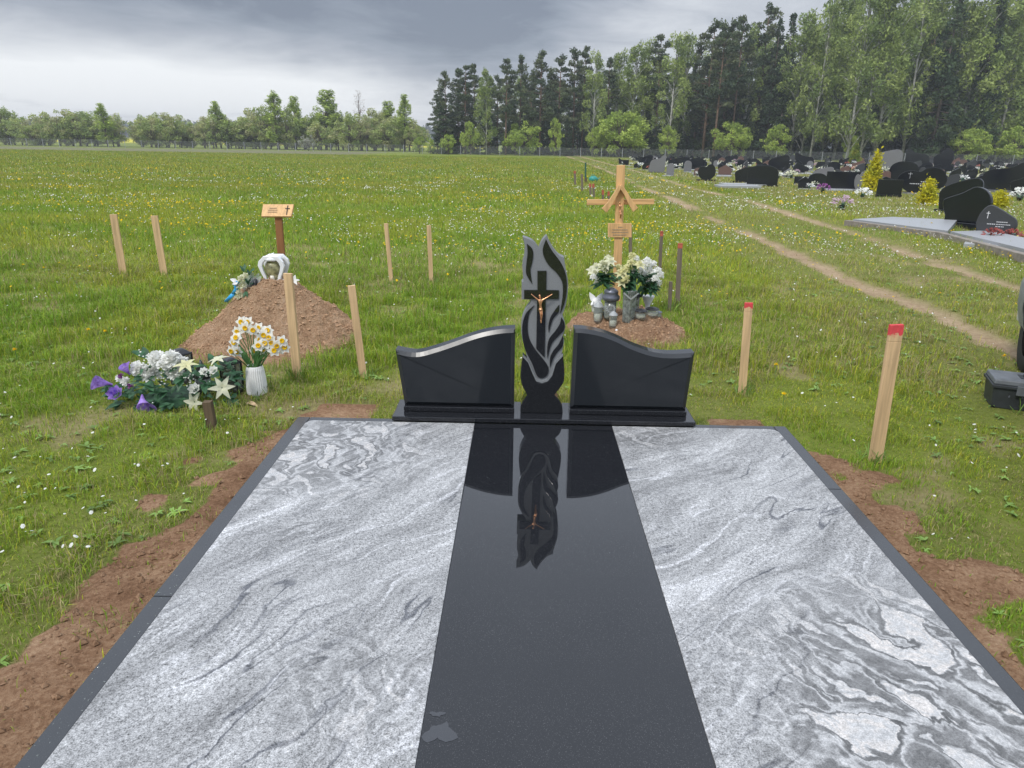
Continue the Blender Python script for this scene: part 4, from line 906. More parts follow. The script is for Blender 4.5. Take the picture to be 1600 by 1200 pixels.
# vases / lanterns
def onm(u,v,Y_): x_=wall(u,v,Y_).x; return Vector((x_,Y_,max(h2(x_,Y_),G(x_,Y_))))
def glassjar(u,vt,Y_,rpx,label,lidm='blackp',lidtop=None,tall=False,cat='lantern',vb=None):
    b_=onm(u,500,Y_); r_=(wall(u+rpx,480,Y_)-wall(u,480,Y_)).x; tz=wall(u,vt,Y_).z-b_.z
    L_=thing('candle_lantern',b_,label,cat,'glass candle lanterns on the low mound')
    MB().lathe(b_,[(r_*.8,-.01),(r_*.84,.01),(r_*.95,tz*.35),(r_*.85,tz*.62),(r_*.9,tz*.72)],18).build('glass_body',M['glass'],L_,True)
    MB().lathe(b_+Vector((0,0,.008)),[(r_*.55,0),(r_*.55,tz*.35)],12).build('candle',M['candle'] if RG.random()<.6 else M['greyp'],L_,True)
    MB().lathe(b_+Vector((0,0,tz*.72)),[(r_*.98,0),(r_*1.0,tz*.05),(r_*.86,tz*.06),(r_*.84,tz*.13),(r_*.6,tz*.14),(r_*.55,tz*.20),(r_*.3,tz*.24),(r_*.12,tz*.27),(r_*.10,tz*.28)],18).build('lid',M[lidm],L_,True)
    return L_
# tall lantern with wide domed lid
b_=onm(952,505,5.78); tz=wall(952,449,5.78).z-b_.z; r_=.052
L_=thing('candle_lantern',b_,'tall cylinder lantern with a wide domed grey lid, left of the square vase','lantern','glass candle lanterns on the low mound')
MB().lathe(b_,[(r_*.9,0),(r_*.95,.02),(r_*.95,tz*.60)],20).build('glass_body',M['glassd'],L_,True)
MB().lathe(b_+Vector((0,0,tz*.60)),[(r_*1.25,0),(r_*1.42,tz*.05),(r_*1.42,tz*.12),(r_*1.05,tz*.20),(r_*1.15,tz*.24),(r_*1.1,tz*.30),(r_*.7,tz*.36),(r_*.35,tz*.40)],20).build('lid',M['greyp'],L_,True)
m=MB(); 
for k in range(14): a=k*.45; q_=b_+Vector((math.cos(a)*.02,-r_*.97,tz*.36+math.sin(a)*.02)); m.petal(q_,(math.cos(a),0,math.sin(a)),(0,-1,0),.022,.012,.1,.1,3,.8)
m.build('filigree',M['galv'],L_)
b_=onm(981,508,5.72); tz=wall(981,454,5.72).z-b_.z; r_=.062
L_=thing('square_vase',b_,'tall square glass vase with a silver V shaped collar in the middle of the group','vase','vases on the low mound')
MB().lathe(b_,[(r_*.80,0),(r_*.95,tz*.9),(r_*1.0,tz)],4,(0,0,1)).build('glass_body',M['glassd'],L_,bevel=.004)
m=MB(); yq=b_.y-r_*.98
m.rod((b_.x-r_*.95,yq,b_.z+tz*.97),(b_.x,yq-.004,b_.z+tz*.78),.010,.004,Vector((0,0,1))).rod((b_.x+r_*.95,yq,b_.z+tz*.97),(b_.x,yq-.004,b_.z+tz*.78),.010,.004,Vector((0,0,1))); m.build('collar',M['galv'],L_)
b_=onm(1010,500,5.95); tz=wall(1010,462,5.95).z-b_.z
L_=thing('stem_vase',b_,'white flared vase under the white bouquet on the right','vase','vases on the low mound')
MB().lathe(b_,[(.035,0),(.037,.02),(.018,.05),(.022,tz*.5),(.05,tz*.9),(.055,tz)],16).build('vase_body',M['white'],L_,True)
b_=onm(988,500,5.9); tz=wall(988,455,5.9).z-b_.z
L_=thing('candle_lantern',b_,'dark lidded lantern behind the square glass vase','lantern','glass candle lanterns on the low mound')
MB().lathe(b_,[(.05,0),(.05,tz*.75)],16).build('glass_body',M['glassd'],L_,True); MB().lathe(b_+Vector((0,0,tz*.75)),[(.07,0),(.075,tz*.06),(.045,tz*.14),(.05,tz*.2),(.02,tz*.3)],16).build('lid',M['blackp'],L_,True)
for a_ in [(934,471,5.80,8,'leftmost small glass lantern with reddish candle on the low mound','galv'),(1000,482,5.74,10,'low glass lantern with a dark stepped lid right of the square vase','blackp'),(1018,479,5.84,11,'glass lantern with a dark lid second from the right end','blackp'),(1026,485,5.92,8,'rightmost small glass lantern with a grey rim','greyp'),(958,486,5.68,7,'small clear glass lantern in front of the tall domed one','galv'),(943,478,5.90,7,'clear jar lantern behind the leftmost one','galv')]:
    glassjar(a_[0],a_[1],a_[2],a_[3],a_[4],a_[5])
b_=onm(930,500,5.86); L_=thing('angel_figurine',b_,'small white angel figurine kneeling left of the lanterns','figurine')
o0=b_; figure('body',[tuple(Vector(q_)) for q_ in [(0,0,.02),(0,0,.08),(0,0,.13),(0,-.01,.165),(.03,-.02,.12),(.045,-.05,.10),(-.03,-.02,.12),(-.045,-.05,.10)]],[(0,1),(1,2),(2,3),(2,4),(4,5),(2,6),(6,7)],[.045,.034,.024,.024,.014,.010,.014,.010],M['white'],L_)
m=MB().petal(b_+Vector((.01,.02,.12)),(.5,.3,.8),(0,1,0),.09,.05,.1,.2).petal(b_+Vector((-.01,.02,.12)),(-.5,.3,.8),(0,1,0),.09,.05,.1,.2); m.build('wing',M['white'],L_,True)
p=onm(964,506,5.62); t_=thing('white_pebble',p,'small white pebble on the brown soil in front of the lanterns','pebble'); MB().lathe(p,[(.004,0),(.012,.006),(.010,.014),(.003,.018)],10).build('stone',M['white'],t_,True)
def bouquet(label,heads,mat,Y_,neck,r_,kind='pom',grp='white bouquets on the low mound'):
    nk=wall(neck[0],neck[1],Y_); B_=thing('white_bouquet',nk,label,'bouquet',grp); m=MB()
    for u,v in heads:
        y_=Y_+RG.uniform(-.09,.09); q_=wall(u,v,y_); m.tube([nk,nk.lerp(q_,.5)+Vector((0,0,.01)),q_],.003,5)
        d=Vector(((q_.x-nk.x)*2,-.6,.5+(q_.z-nk.z)))
        if kind=='pom' or RG.random()<.62: pom(q_,(r_ if kind=='pom' else r_*1.08)*RG.uniform(.85,1.15),mat if RG.random()<.7 else M['petalw'],B_,60)
        else:
            star(q_,d,r_*1.4,mat,B_,6,.7,.62,None,'flower',.8); star(q_+Vector((0,-.01,.01)),d,r_*1.0,mat,B_,5,-.2,.6,None,'flower',1.2)
    m.build('stem',M['stem'],B_)
    lf=[(nk.lerp(wall(u,v,Y_),RG.uniform(.3,.8)),(RG.uniform(-.8,.8),-.5,RG.uniform(-.3,.8))) for u,v in heads for _ in(0,1)]
    leaves(B_,lf,M['leaf'],.085,.035,n=3); return B_
bouquet('cream lilies in the leftmost bunch above the domed lantern',[(925,423),(931,418),(927,434),(935,441),(930,428),(942,412),(950,405),(946,415),(954,409),(944,422),(951,420)],M['petalc'],5.80,(950,452),.034,'star')
bouquet('pale yellow lilies in the middle bunch, tallest of the three',[(988,401),(994,406),(985,412),(992,416),(980,420),(974,424),(966,420),(970,428),(963,438),(972,442),(979,436),(999,414),(990,425)],M['petaly'],5.76,(984,456),.034,'star')
bouquet('dense white chrysanthemums in the rightmost bunch',[(1003,414),(1012,410),(1020,414),(1028,424),(1032,430),(1024,436),(1014,424),(1006,428),(1000,434),(1010,438),(1018,444),(1027,444),(1001,422),(1022,428)],M['petalw'],5.86,(1008,462),.042,'pom')
# ------------------------------------------------------------------ toolbox
a=onground(1545,637); b_=Vector((3.42,3.98,0)); TB=thing('toolbox',Vector(((a.x+b_.x)/2,4.2,0)),'black plastic toolbox with a dusty grey lid standing on the grass near the car','toolbox')
ux=Vector((.93,-.36,0)).normalized(); uy=Vector((-ux.y,ux.x,0)); a=Vector((a.x+.0,a.y,0)); Lb,Wb,Hb=.50,.24,.20
def tb(s,t_,z_): return a+ux*s+uy*t_+Vector((0,0,z_))
def hexa(x0,x1,y0,y1,z0,z1,ins=0): 
    lo=[tb(x0+ins,y0+ins,z0),tb(x1-ins,y0+ins,z0),tb(x1-ins,y1-ins,z0),tb(x0+ins,y1-ins,z0)]; hi_=[tb(x0,y0,z1),tb(x1,y0,z1),tb(x1,y1,z1),tb(x0,y1,z1)]
    return MB().add(lo+hi_,[(3,2,1,0),(4,5,6,7),(0,1,5,4),(1,2,6,5),(2,3,7,6),(3,0,4,7)])
hexa(0,Lb,0,Wb,0,.135,.012).build('box_body',M['toolb'],TB,bevel=.006); hexa(-.012,Lb+.012,-.012,Wb+.012,.137,.158).build('rim',M['toolb'],TB,bevel=.004)
hexa(0.0,Lb,0.0,Wb,.159,.190,-.006).build('lid',M['toollid'],TB,bevel=.007)
hexa(.15,Lb-.15,.075,Wb-.075,.1905,.194).build('handle_recess',M['toolb'],TB)
MB().rod(tb(.17,Wb/2,.203),tb(Lb-.17,Wb/2,.203),.022,.012,uy).build('handle',M['toolb'],TB,bevel=.004)
for s_ in(.12,.34): hexa(s_,s_+.045,-.022,-.010,.105,.165).build('latch',M['toollid'],TB,bevel=.003)
m=MB()
for s_ in(.09,.16,.21,.27,.33): m.petal(tb(s_,.0015,.08),(.3,0,1),uy*-1,.018,.012,0,0,3,.6)
m.build('scuff',M['greyp'],TB)
# ------------------------------------------------------------------ car (its front left corner shows at the right edge)
CARX,CARY=3.50,5.35; car=thing('parked_car',(CARX+.8,CARY-2.0,0),'silver grey car with grey plastic bumper standing on the grass lane at the right edge','car')
cw=1.66; cl=4.0
# y measured back from the nose; side profile z(y)
prof=[(0.02,.46),(.0,.60),(.05,.70),(.25,.80),(.95,.90),(1.55,1.34),(2.1,1.46),(3.0,1.45),(3.7,1.10),(3.95,.95),(4.0,.55),(3.95,.30)]
def carpt(s,y_,z_): # s 0..1 across; rounded nose in plan
    e_=abs(s-.5)*2; dy=.34*e_**3.2*max(0,1-y_/1.0); dyb=.2*e_**4*max(0,1-(cl-y_)/.8); tum=max(0,z_-.85)*.28*(1 if s>.5 else -1)*(e_>.5)
    inset=.035*sm((.75-z_)/.4)*0
    return (CARX+s*cw-tum*e_-0, CARY-y_-dy+dyb, z_)
ss_=[0,.015,.05,.12,.25,.4,.6,.75,.88,.95,.985,1]
m=MB(); loop=[(y_,z_) for y_,z_ in prof]; vs=[];fs=[]
for s in ss_:
    e_=abs(s-.5)*2; drop=.05*e_**8
    for y_,z_ in loop: vs.append(carpt(s,y_,z_-(drop if z_>.6 else 0)))
n=len(loop)
for i in range(len(ss_)-1):
    for j in range(n-1): fs.append((i*n+j,i*n+j+1,(i+1)*n+j+1,(i+1)*n+j))
m.add(vs,fs)
# side panels with wheel arches cut out
WY=[.80,3.28]; WR_=.31
def side(s,sign):
    m_=MB(); top=[]; 
    ys=np.linspace(.0,3.98,90)
    pz=lambda y_: float(np.interp(y_,[p_[0] for p_ in prof[1:10]],[p_[1] for p_ in prof[1:10]]))-.05*(1)
    vs=[];fs=[]
    for y_ in ys:
        lo=.30 if y_>.35 else .30
        for wy_ in WY:
            d=abs(y_-wy_); 
            if d<WR_+.06: lo=max(lo,.30+math.sqrt((WR_+.06)**2-d*d))
        hi2=max(pz(y_),lo+.01); zb=[lo,lo+(hi2-lo)*.35,lo+(hi2-lo)*.7,hi2]
        for k,z_ in enumerate(zb): 
            p_=carpt(s,y_,z_); vs.append((p_[0]-sign*.02*math.sin(math.pi*min((z_-.3)/.6,1)),p_[1],p_[2]))
    for i in range(len(ys)-1):
        for k in range(3): a_=i*4+k; fs.append((a_,a_+1,a_+5,a_+4))
    m_.add(vs,fs); return m_
bd=m.build('body',M['carpaint'],car,True); 
side(0,1).build('side_panel',M['carpaint'],car,True); side(1,-1).build('side_panel',M['carpaint'],car,True)
# bumper: one wrap-round plastic moulding
vs=[];fs=[]; secs=[(.26,.02),(.30,.0),(.44,-.035),(.60,-.045),(.66,-.03),(.68,.0)]
path=[(0,.46),(0,.36),(0,.25),(0,.12),(.015,0),(.05,0),(.12,0),(.25,0),(.5,0),(.75,0),(.88,0),(.95,0),(.985,0),(1,.12),(1,.25),(1,.36),(1,.46)]
for s,y_ in path:
    for z_,o_ in secs:
        px_,py_,_=carpt(s,y_,z_); k=o_; 
        ox=(-k if s>.9 else (k if s<.1 else 0))*(1 if y_>0 or s in(0,1) else .7); oy=-k*(1-min(y_/.12,1))
        vs.append((px_+ox,py_+oy,z_))
ns=len(secs)
for i in range(len(path)-1):
    for j in range(ns-1): fs.append((i*ns+j,i*ns+j+1,(i+1)*ns+j+1,(i+1)*ns+j))
MB().add(vs,fs).build('front_bumper',M['carplast'],car,True)
MB().box((CARX+.10,CARY-.18,.36),(.03,.05,.10)).build('marker',M['lampred'],car,bevel=.004)
for x_ in(CARX+.24,CARX+cw-.24): MB().lathe((x_,CARY-.07,.60),[(.11,0),(.10,.03),(.04,.045)],16,(0,1,0)).build('headlight',M['glass'],car,True)
for wy_ in WY:
    for x_,sg in((CARX+.10,-1),(CARX+cw-.10,1)):
        w_=MB().lathe((x_-sg*.09,CARY-wy_,WR_),[(WR_*.60,0),(WR_*.93,.0),(WR_,.03),(WR_,.15),(WR_*.93,.185),(WR_*.60,.18)],36,(sg,0,0),cap=False).build('wheel',M['rubber'],car,True)
        MB().lathe((x_-sg*.09,CARY-wy_,WR_),[(WR_*.62,.02),(WR_*.62,.16),(WR_*.5,.13),(WR_*.15,.15),(WR_*.1,.17)],24,(sg,0,0)).build('rim',M['rim'],w_,True)
        MB().lathe((x_-sg*.10,CARY-wy_,WR_),[(WR_+.055,0),(WR_+.06,.02)],30,(sg,0,0)).build('wheel_well',M['rubber'],car)
m=MB(); m.add([carpt(.1,1.0,.925),carpt(.9,1.0,.925),carpt(.86,1.52,1.335),carpt(.14,1.52,1.335)],[(0,1,2,3)]); o=m.build('windscreen',M['carglass'],car); 
for v_ in o.data.vertices: v_.co.z+=.012; v_.co.y+=.012
for s_,sg in((0,-1),(1,1)):
    m=MB(); P=[carpt(s_,y_,z_) for y_,z_ in((1.25,.93),(2.0,.93),(2.0,1.36),(1.68,1.34))]+[carpt(s_,y_,z_) for y_,z_ in((2.08,.93),(3.4,.97),(3.1,1.32),(2.08,1.36))]
    m.add([(q_[0]+sg*.012+(-sg)*.0,q_[1],q_[2]) for q_ in P],[(0,1,2,3),(4,5,6,7)]); m.build('side_window',M['carglass'],car)
_rz=R(-25); _rm=Matrix.Rotation(_rz,3,'Z'); _cl=Vector(car.location); _cc=Vector((CARX,CARY-.30,0))-_cl
car.rotation_euler=(0,0,_rz); car.location=Vector((3.885,5.50,0))-_rm@_cc
# ------------------------------------------------------------------ cemetery
SH={'arch':[(-.5,0),(.5,0),(.5,.62),(.42,.84),(.22,.97),(0,1.0),(-.22,.97),(-.42,.84),(-.5,.62)],
 'wave':[(-.40,0),(.40,0),(.40,.20),(.50,.45),(.48,.72),(.34,.93),(.14,1.0),(.02,.93),(-.14,.80),(-.40,.66),(-.5,.56),(-.47,.35),(-.40,.15)],
 'slant':[(-.44,0),(.46,0),(.50,.5),(.47,.88),(.36,1.0),(.2,.99),(-.15,.86),(-.42,.68),(-.5,.50)],
 'heart':[(-.25,0),(.25,0),(.46,.25),(.5,.55),(.40,.88),(.22,1.0),(.05,.95),(-.05,.82),(-.25,.86),(-.42,.75),(-.5,.5),(-.42,.2)],
 'rect':[(-.5,0),(.5,0),(.5,1),(-.5,1)],
 'drop':[(-.46,0),(.40,0),(.5,.28),(.44,.52),(.22,.72),(-.02,.90),(-.2,1.0),(-.34,.92),(-.46,.62),(-.5,.3)],
 'wing':[(-.42,0),(.5,0),(.5,.35),(.44,.60),(.30,.70),(.12,.74),(-.12,.80),(-.3,.95),(-.42,1.0),(-.5,.9),(-.46,.6)],
 'gable':[(-.45,0),(.45,0),(.5,.62),(0,1.0),(-.5,.62)]}
def build_grave(shape,w_,h_,mi,slab=True,label='',rz=0,loc=(0,0,0),slabmat=4,text=False,kind='headstone',group=None,flip=1,sl=1.9,yard=True):
    g_=thing(kind,(0,0,0),label,'headstone',group)
    pts=[(a*w_*flip,b_*h_+.12) for a,b_ in SH[shape]]
    if flip<0: pts=pts[::-1]
    if shape not in('rect','gable'): pts=pts[:2]+spline(pts[2:],4,False)+[pts[-1]]
    th=.09; st_=MB().prism(pts,-th,0).build('stone',GRAN[mi],g_,bevel=.012,seg=1)
    MB().box((0,-.06,.06),(w_*1.08,.26,.118)).build('plinth',GRAN[0 if mi==0 else 5],g_,bevel=.01,seg=1)
    if text:
        m=MB(); 
        m.box((-.25*w_*flip*1.0,-th-.002,h_*.68+.1),(.012,.004,.26*h_)).box((-.25*w_*flip,-th-.002,h_*.74+.1),(.09*w_,.0045,.012)).build('engraved_cross',M['inkw'],st_)
        m=MB(); rs=random.Random(5)
        for z_,x0,x1 in((.44,0,.24),(.35,-.22,.32),(.27,0,.2)):
            x_=x0
            while x_<x1: wq=rs.uniform(.02,.035); m.box((x_*w_,-th-.002,h_*z_+.1),(wq*w_,.004,.03*h_)); x_+=wq+.014
        m.build('engraved_lettering',M['inkw'],st_)
    if slab:
        MB().box((0,-sl/2-.2,.05),(w_*1.05,sl,.10)).build('grave_slab',GRAN[slabmat],g_,bevel=.01,seg=1)
    g_.location=loc; g_.rotation_euler=(0,0,rz); return g_
def place(u,v,wpx,hpx,shape,mi,label,rz=-.5,slab=True,flip=1,text=False,slabmat=4,group=None,D=None):
    p=onground(u,v); d=(p-Vector((0,0,CAM_H))).length; dd=d*math.cos(math.atan2(u-800,FPX))
    w_=wpx*dd/FPX/max(.5,abs(math.cos(rz+math.atan2(p.x,p.y)))); h_=hpx*dd/FPX-.12*(hpx>30)
    return build_grave(shape,w_,max(h_,.2),mi,slab,label,rz,p,slabmat,text,flip=flip,group=group)
NEARG=[(1503,364,62,62,'wave',0,'large black headstone with a light curved top edge, nearest to the lane',-1.0,False,1,False,4),
(1552,374,54,50,'drop',1,'dark grey drop shaped headstone with engraved cross and faded lettering',-.6,True,1,True,4),
(1495,335,56,54,'slant',0,'black headstone with a slanted rounded top, directly behind the large one',-.8,False,1,False,5),
(1436,304,66,40,'heart',0,'wide black heart shaped headstone with engraved lettering lines',-.5,True,1,True,5),
(1387,309,34,22,'rect',0,'plain black rectangular headstone right of the tall yellow bush',-.3,False,1,False,5),
(1408,291,40,36,'arch',0,'black arched headstone behind the plain rectangular one',-.4,True,1,False,4),
(1564,300,58,44,'wing',0,'black wing shaped headstone near the right edge',-.5,True,-1,False,5),
(1598,308,40,34,'wave',0,'black headstone cut by the right edge of the photo',-.5,True,1,False,5),
(1316,298,50,24,'rect',0,'wide low black headstone with white vases left of the tall yellow bush',-.3,True,1,False,4),
(1190,292,44,28,'arch',0,'broad black arched headstone beside two pale slabs',-.4,False,1,False,4),
(1166,286,36,22,'slant',0,'black slanted headstone left of the broad arched one',-.4,False,1,False,4),
(1103,283,26,22,'heart',0,'rounded black headstone standing alone at the left end of the graves',-.3,False,1,False,4),
(1027,270,24,24,'wing',2,'grey leaning wing shaped headstone near the wooden cross',-.2,False,-1,False,4),
(1132,275,20,14,'gable',3,'small red brown gabled headstone with pale kerb',-.3,True,1,False,4),
(1284,285,30,20,'slant',2,'grey slanted slab headstone left of the wide black one',-.4,True,1,False,5),
(1380,268,46,30,'slant',2,'large speckled light grey headstone behind the tall yellow bush',-.4,False,1,False,4),
(1430,262,34,26,'wing',0,'black wing headstone behind the heart shaped one',-.3,False,1,False,5),
(1470,268,26,34,'wave',0,'tall narrow black headstone with white edge, right of centre in the rows',-.5,True,1,False,5),
(1215,268,30,22,'slant',0,'black slanted headstone behind the white flowers',-.4,True,1,False,5),
(1255,262,28,20,'wing',0,'dark winged headstone in the middle of the rows',-.3,True,1,False,5),
(1088,266,22,16,'arch',0,'black arched headstone right of the wooden cross top',-.2,True,1,False,4),
(1060,262,30,14,'slant',0,'low wide dark headstone right of the wooden cross top',-.2,True,1,False,4),
(1010,258,18,13,'slant',0,'small black headstone just right of the wooden cross top',-.1,True,1,False,4),
(1340,300,14,26,'heart',2,'mottled grey boulder headstone half behind the tall yellow bush',-.3,False,1,False,4)]
for a_ in NEARG: place(a_[0],a_[1],a_[2],a_[3],a_[4],a_[5],a_[6],a_[7],a_[8],a_[9],a_[10],a_[11])
# pale slabs left of the nearest headstone and their concrete kerb
kb=thing('grave_kerb',(6.9,15,G(6.9,15)),'long weathered concrete kerb with pale slab running along the grass lane','grave kerb')
P0=onground(1322,352); P1=onground(1470,375); P2=onground(1640,420)
MB().rod(P0+Vector((0,0,.05)),P1+Vector((0,0,.05)),.12,.14,Vector((1,.3,0))).rod(P1+Vector((0,0,.05)),P2+Vector((0,0,.05)),.12,.14,Vector((1,.3,0))).build('kerb',M['concrete'],kb,bevel=.01)
q0=P0+Vector((.15,.05,.14)); q1=P1+Vector((.15,.1,.14)); q2=onground(1484,363)+Vector((.1,0,.14)); q3=onground(1392,349)+Vector((0,0,.14))
m=MB().add([q0,q1,q2,q3]+[q_-Vector((0,0,.09)) for q_ in(q0,q1,q2,q3)],[(0,1,2,3),(7,6,5,4),(0,4,5,1),(1,5,6,2),(2,6,7,3),(3,7,4,0)]); m.build('pale_slab',GRAN[4],kb)
q0=P1+Vector((.2,.1,.13)); q1=P2+Vector((.3,.2,.13)); q2=q1+Vector((.9,.5,0)); q3=q0+Vector((.9,.3,0))
m=MB().add([q0,q1,q2,q3]+[q_-Vector((0,0,.09)) for q_ in(q0,q1,q2,q3)],[(0,1,2,3),(7,6,5,4),(0,4,5,1),(1,5,6,2),(2,6,7,3),(3,7,4,0)]); m.build('pale_slab',GRAN[4],kb)
for i,(u,v,wd,dp) in enumerate([(1160,291,2.6,1.6),(1152,294,2.4,1.2)]):
    p=onground(u,v); t_=thing('grave_slab',p,['pale flat grave slab left of the broad black arched headstone, far one','pale flat grave slab left of the broad black arched headstone, near one'][i],'grave slab'); MB().box(p+Vector((0,0,.08+.02*i)),(wd,dp,.14)).build('slab_plate',GRAN[4],t_,bevel=.02)
# far rows: prototypes then copies
rsg=random.Random(77); protos=[]
FARL={0:'black headstone among the crowded far rows of graves',1:'dark grey headstone among the crowded far rows of graves',2:'light grey headstone among the crowded far rows of graves',3:'red brown headstone among the crowded far rows of graves'}
for sh in SH:
    for mi in (0,0,1,2,3):
        if mi in(2,3) and rsg.random()<.45: continue
        w_=rsg.uniform(.8,1.5); h_=rsg.uniform(.75,1.15)*(.7 if sh in('rect','gable') else 1)
        protos.append([build_grave(sh,w_,h_,mi,True,FARL[mi],0,(0,-50,-20),rsg.choice((4,4,5)),flip=rsg.choice((1,-1)),group='headstones in the far rows'),mi,False])
wts=[{0:1.0,1:.5,2:.35,3:.3}[p_[1]] for p_ in protos]
occ=[]
for o in list(COL.objects):
    if o.name.startswith('headstone') and o.parent is None and o.location.z>-10: occ.append((o.location.x,o.location.y))
nfar=0; FARPTS=[]; REST=MB(); nrest=0
yv=31.0
while yv<136:
    if yv<44: yv=44.0
    xv=max(12.8+.0*yv,yv*.08+8 if yv>100 else 12.8)+rsg.uniform(0,1.0)
    if yv<60: xv=max(xv,.36*yv+1)
    while xv<.72*yv+2:
        if nfar>=266 and rsg.random()<.85:
            x_,y_=xv+rsg.uniform(-.4,.4),yv+rsg.uniform(-.9,.9); g0_=G(x_,y_); sh_=rsg.choice(list(SH)); w_=rsg.uniform(.7,1.3); h_=rsg.uniform(.6,1.05); REST.prism([(x_+a_*w_,g0_+b_*h_) for a_,b_ in SH[sh_]],y_,y_+.1); REST.box((x_,y_-1.1,g0_+.06),(w_,2,.12)); nrest+=1
        elif nfar<266 and rsg.random()<.86 and all((xv-a)**2+(yv-b__)**2>3.2 for a,b__ in occ):
            x_,y_=xv+rsg.uniform(-.5,.5),yv+rsg.uniform(-.9,.9)
            pr=rsg.choices(protos,wts)[0]
            if not pr[2]: o=pr[0]; pr[2]=True
            else: o=copy_tree(pr[0])
            o.location=(x_,y_,G(x_,y_)-.02); o.rotation_euler=(0,0,rsg.uniform(-.75,.25)); sc=rsg.uniform(.68,1.02); o.scale=(sc,sc,sc*rsg.uniform(.9,1.15)); nfar+=1; FARPTS.append((x_,y_))
        xv+=rsg.uniform(1.7,3.2)*(1 if yv<90 else 1.2)
    yv+=3.0+yv*.020
print('rest',nrest,yv)
if nrest: tag(REST.build('distant_headstones',GRAN[1]),'dark headstones in the farthest rows, hardly told apart, before the fence','headstones',kind='stuff')
for pr in protos:
    if not pr[2]:
        for c in list(pr[0].children): bpy.data.objects.remove(c)
        bpy.data.objects.remove(pr[0])
print('far graves',nfar)
# grave flowers
def smallpot(p,r_,mat,label,n=40,grp=None,parts=True,vase=False):
    t_=thing('grave_flowers',p,label,'flowers',grp); m=MB()
    for k in range(n):
        d=rdir(-.1); q_=p+Vector((0,0,r_*(.9 if not vase else 1.6)))+Vector((d.x*r_*1.2,d.y*r_,d.z*r_*.75)); s_=r_*.24
        m.petal(q_,d,(0,-.5,1),s_*1.6,s_*1.5,.2,.2,2,.7).petal(q_,-d+rdir(),(0,-.5,1),s_*1.4,s_*1.4,.2,.2,2,.7)
    m.build('blossoms',mat,t_,True)
    m=MB()
    for k in range(24):
        d=rdir(-.2); m.petal(p+Vector((0,0,r_*.5)),d,(0,0,1),r_*1.0,r_*.3,.3,.1,2,.8)
    m.build('leaves',M['leaf'],t_,True)
    MB().lathe(p,[(r_*.28,0),(r_*.38,r_*.5),(r_*.40,r_*(.6 if not vase else 1.3))],8).build('pot',M['white'] if vase else M['blackp'],t_,True); return t_
for u,v,r_,mk,l in [(1315,327,.22,'pink','pink and white flowers in a dark pot standing alone in the grass before the graves'),(1347,312,.24,'petalw','white flowers with teal leaves left of the plain black rectangular headstone'),(1216,279,.28,'petalw','bright white flowers beside the broad black arched headstone'),(1236,279,.36,'petalc','cream flower mass right of the bright white flowers'),(1285,302,.24,'magenta','dark purple and red flowers on a stick in the grass'),(1105,283,.13,'petalw','white flowers at the foot of the lone rounded black headstone'),(1592,315,.30,'petalw','white flowers with pale green leaves at the right edge'),(1548,380,.13,'dred','wilted red flowers before the drop shaped headstone'),(1580,378,.12,'dred','wilted red flowers at the right foot of the drop shaped headstone'),(1275,262,.35,'pink','pink flowers among the middle rows')]:
    smallpot(onground(u,v),r_,M[mk],l,46)
fp=[smallpot(Vector((0,-60,-20)),.24,M[k],l,26,'small flower pots on the far graves') for k,l in(('petalw','white flower pot among the far graves'),('petalc','cream flower pot among the far graves'),('pink','pink flower pot among the far graves'),('orangep','orange flower pot among the far graves'))]
for i,(x_,y_) in enumerate(FARPTS):
    if i%5==4: continue
    k=i%4 if rsg.random()<.5 else rsg.choice((0,0,1)); 
    o=fp[i] if i<4 else copy_tree(fp[k]); o.location=(x_+rsg.uniform(-.7,.7),y_-rsg.uniform(.4,1.4),G(x_,y_)+.08); s_=rsg.uniform(.7,1.35); o.scale=(s_,s_,s_)
# yellow thujas
def leafcloud(centers,radii,n,size,cols,seed,jit=.25,shell=.5,elong=1.0,droop=0):
    rs=np.random.RandomState(seed); C_=np.array(centers,float); R_=np.array(radii,float)
    if R_.ndim==1: R_=np.repeat(R_[:,None],3,1)
    vol=R_.prod(1)**(2/3); k=rs.choice(len(C_),n,p=vol/vol.sum())
    d=rs.normal(size=(n,3)); d/=np.linalg.norm(d,axis=1)[:,None]; rr=(shell+(1-shell)*rs.rand(n))**.6
    p=C_[k]+d*R_[k]*rr[:,None]+rs.normal(0,jit*.3,(n,3))
    nn=rs.normal(size=(n,3)); nn/=np.linalg.norm(nn,axis=1)[:,None]; t1=np.cross(nn,rs.normal(size=(n,3))); t1/=np.linalg.norm(t1,axis=1)[:,None]; t2=np.cross(nn,t1)
    if droop: t1[:,2]-=droop; t1/=np.linalg.norm(t1,axis=1)[:,None]
    s=size*rs.uniform(.55,1.45,(n,1)); e=elong
    v=np.stack([p-t1*s*e,p-t2*s*.5,p+t1*s*e,p+t2*s*.5],1).reshape(-1,3)
    cl=np.array(cols)[rs.randint(0,len(cols),len(C_))][k]*rs.uniform(.72,1.28,(n,1)); c=np.concatenate([np.repeat(cl,4,0),np.ones((4*n,1))],1)
    return v,np.arange(4*n).reshape(n,4),c
def cloudmesh(name,*a,**k):
    v,f,c=leafcloud(*a,**k); return npmesh(name,v,f,4,M['foliage'],{'col':('FLOAT_COLOR',c)})
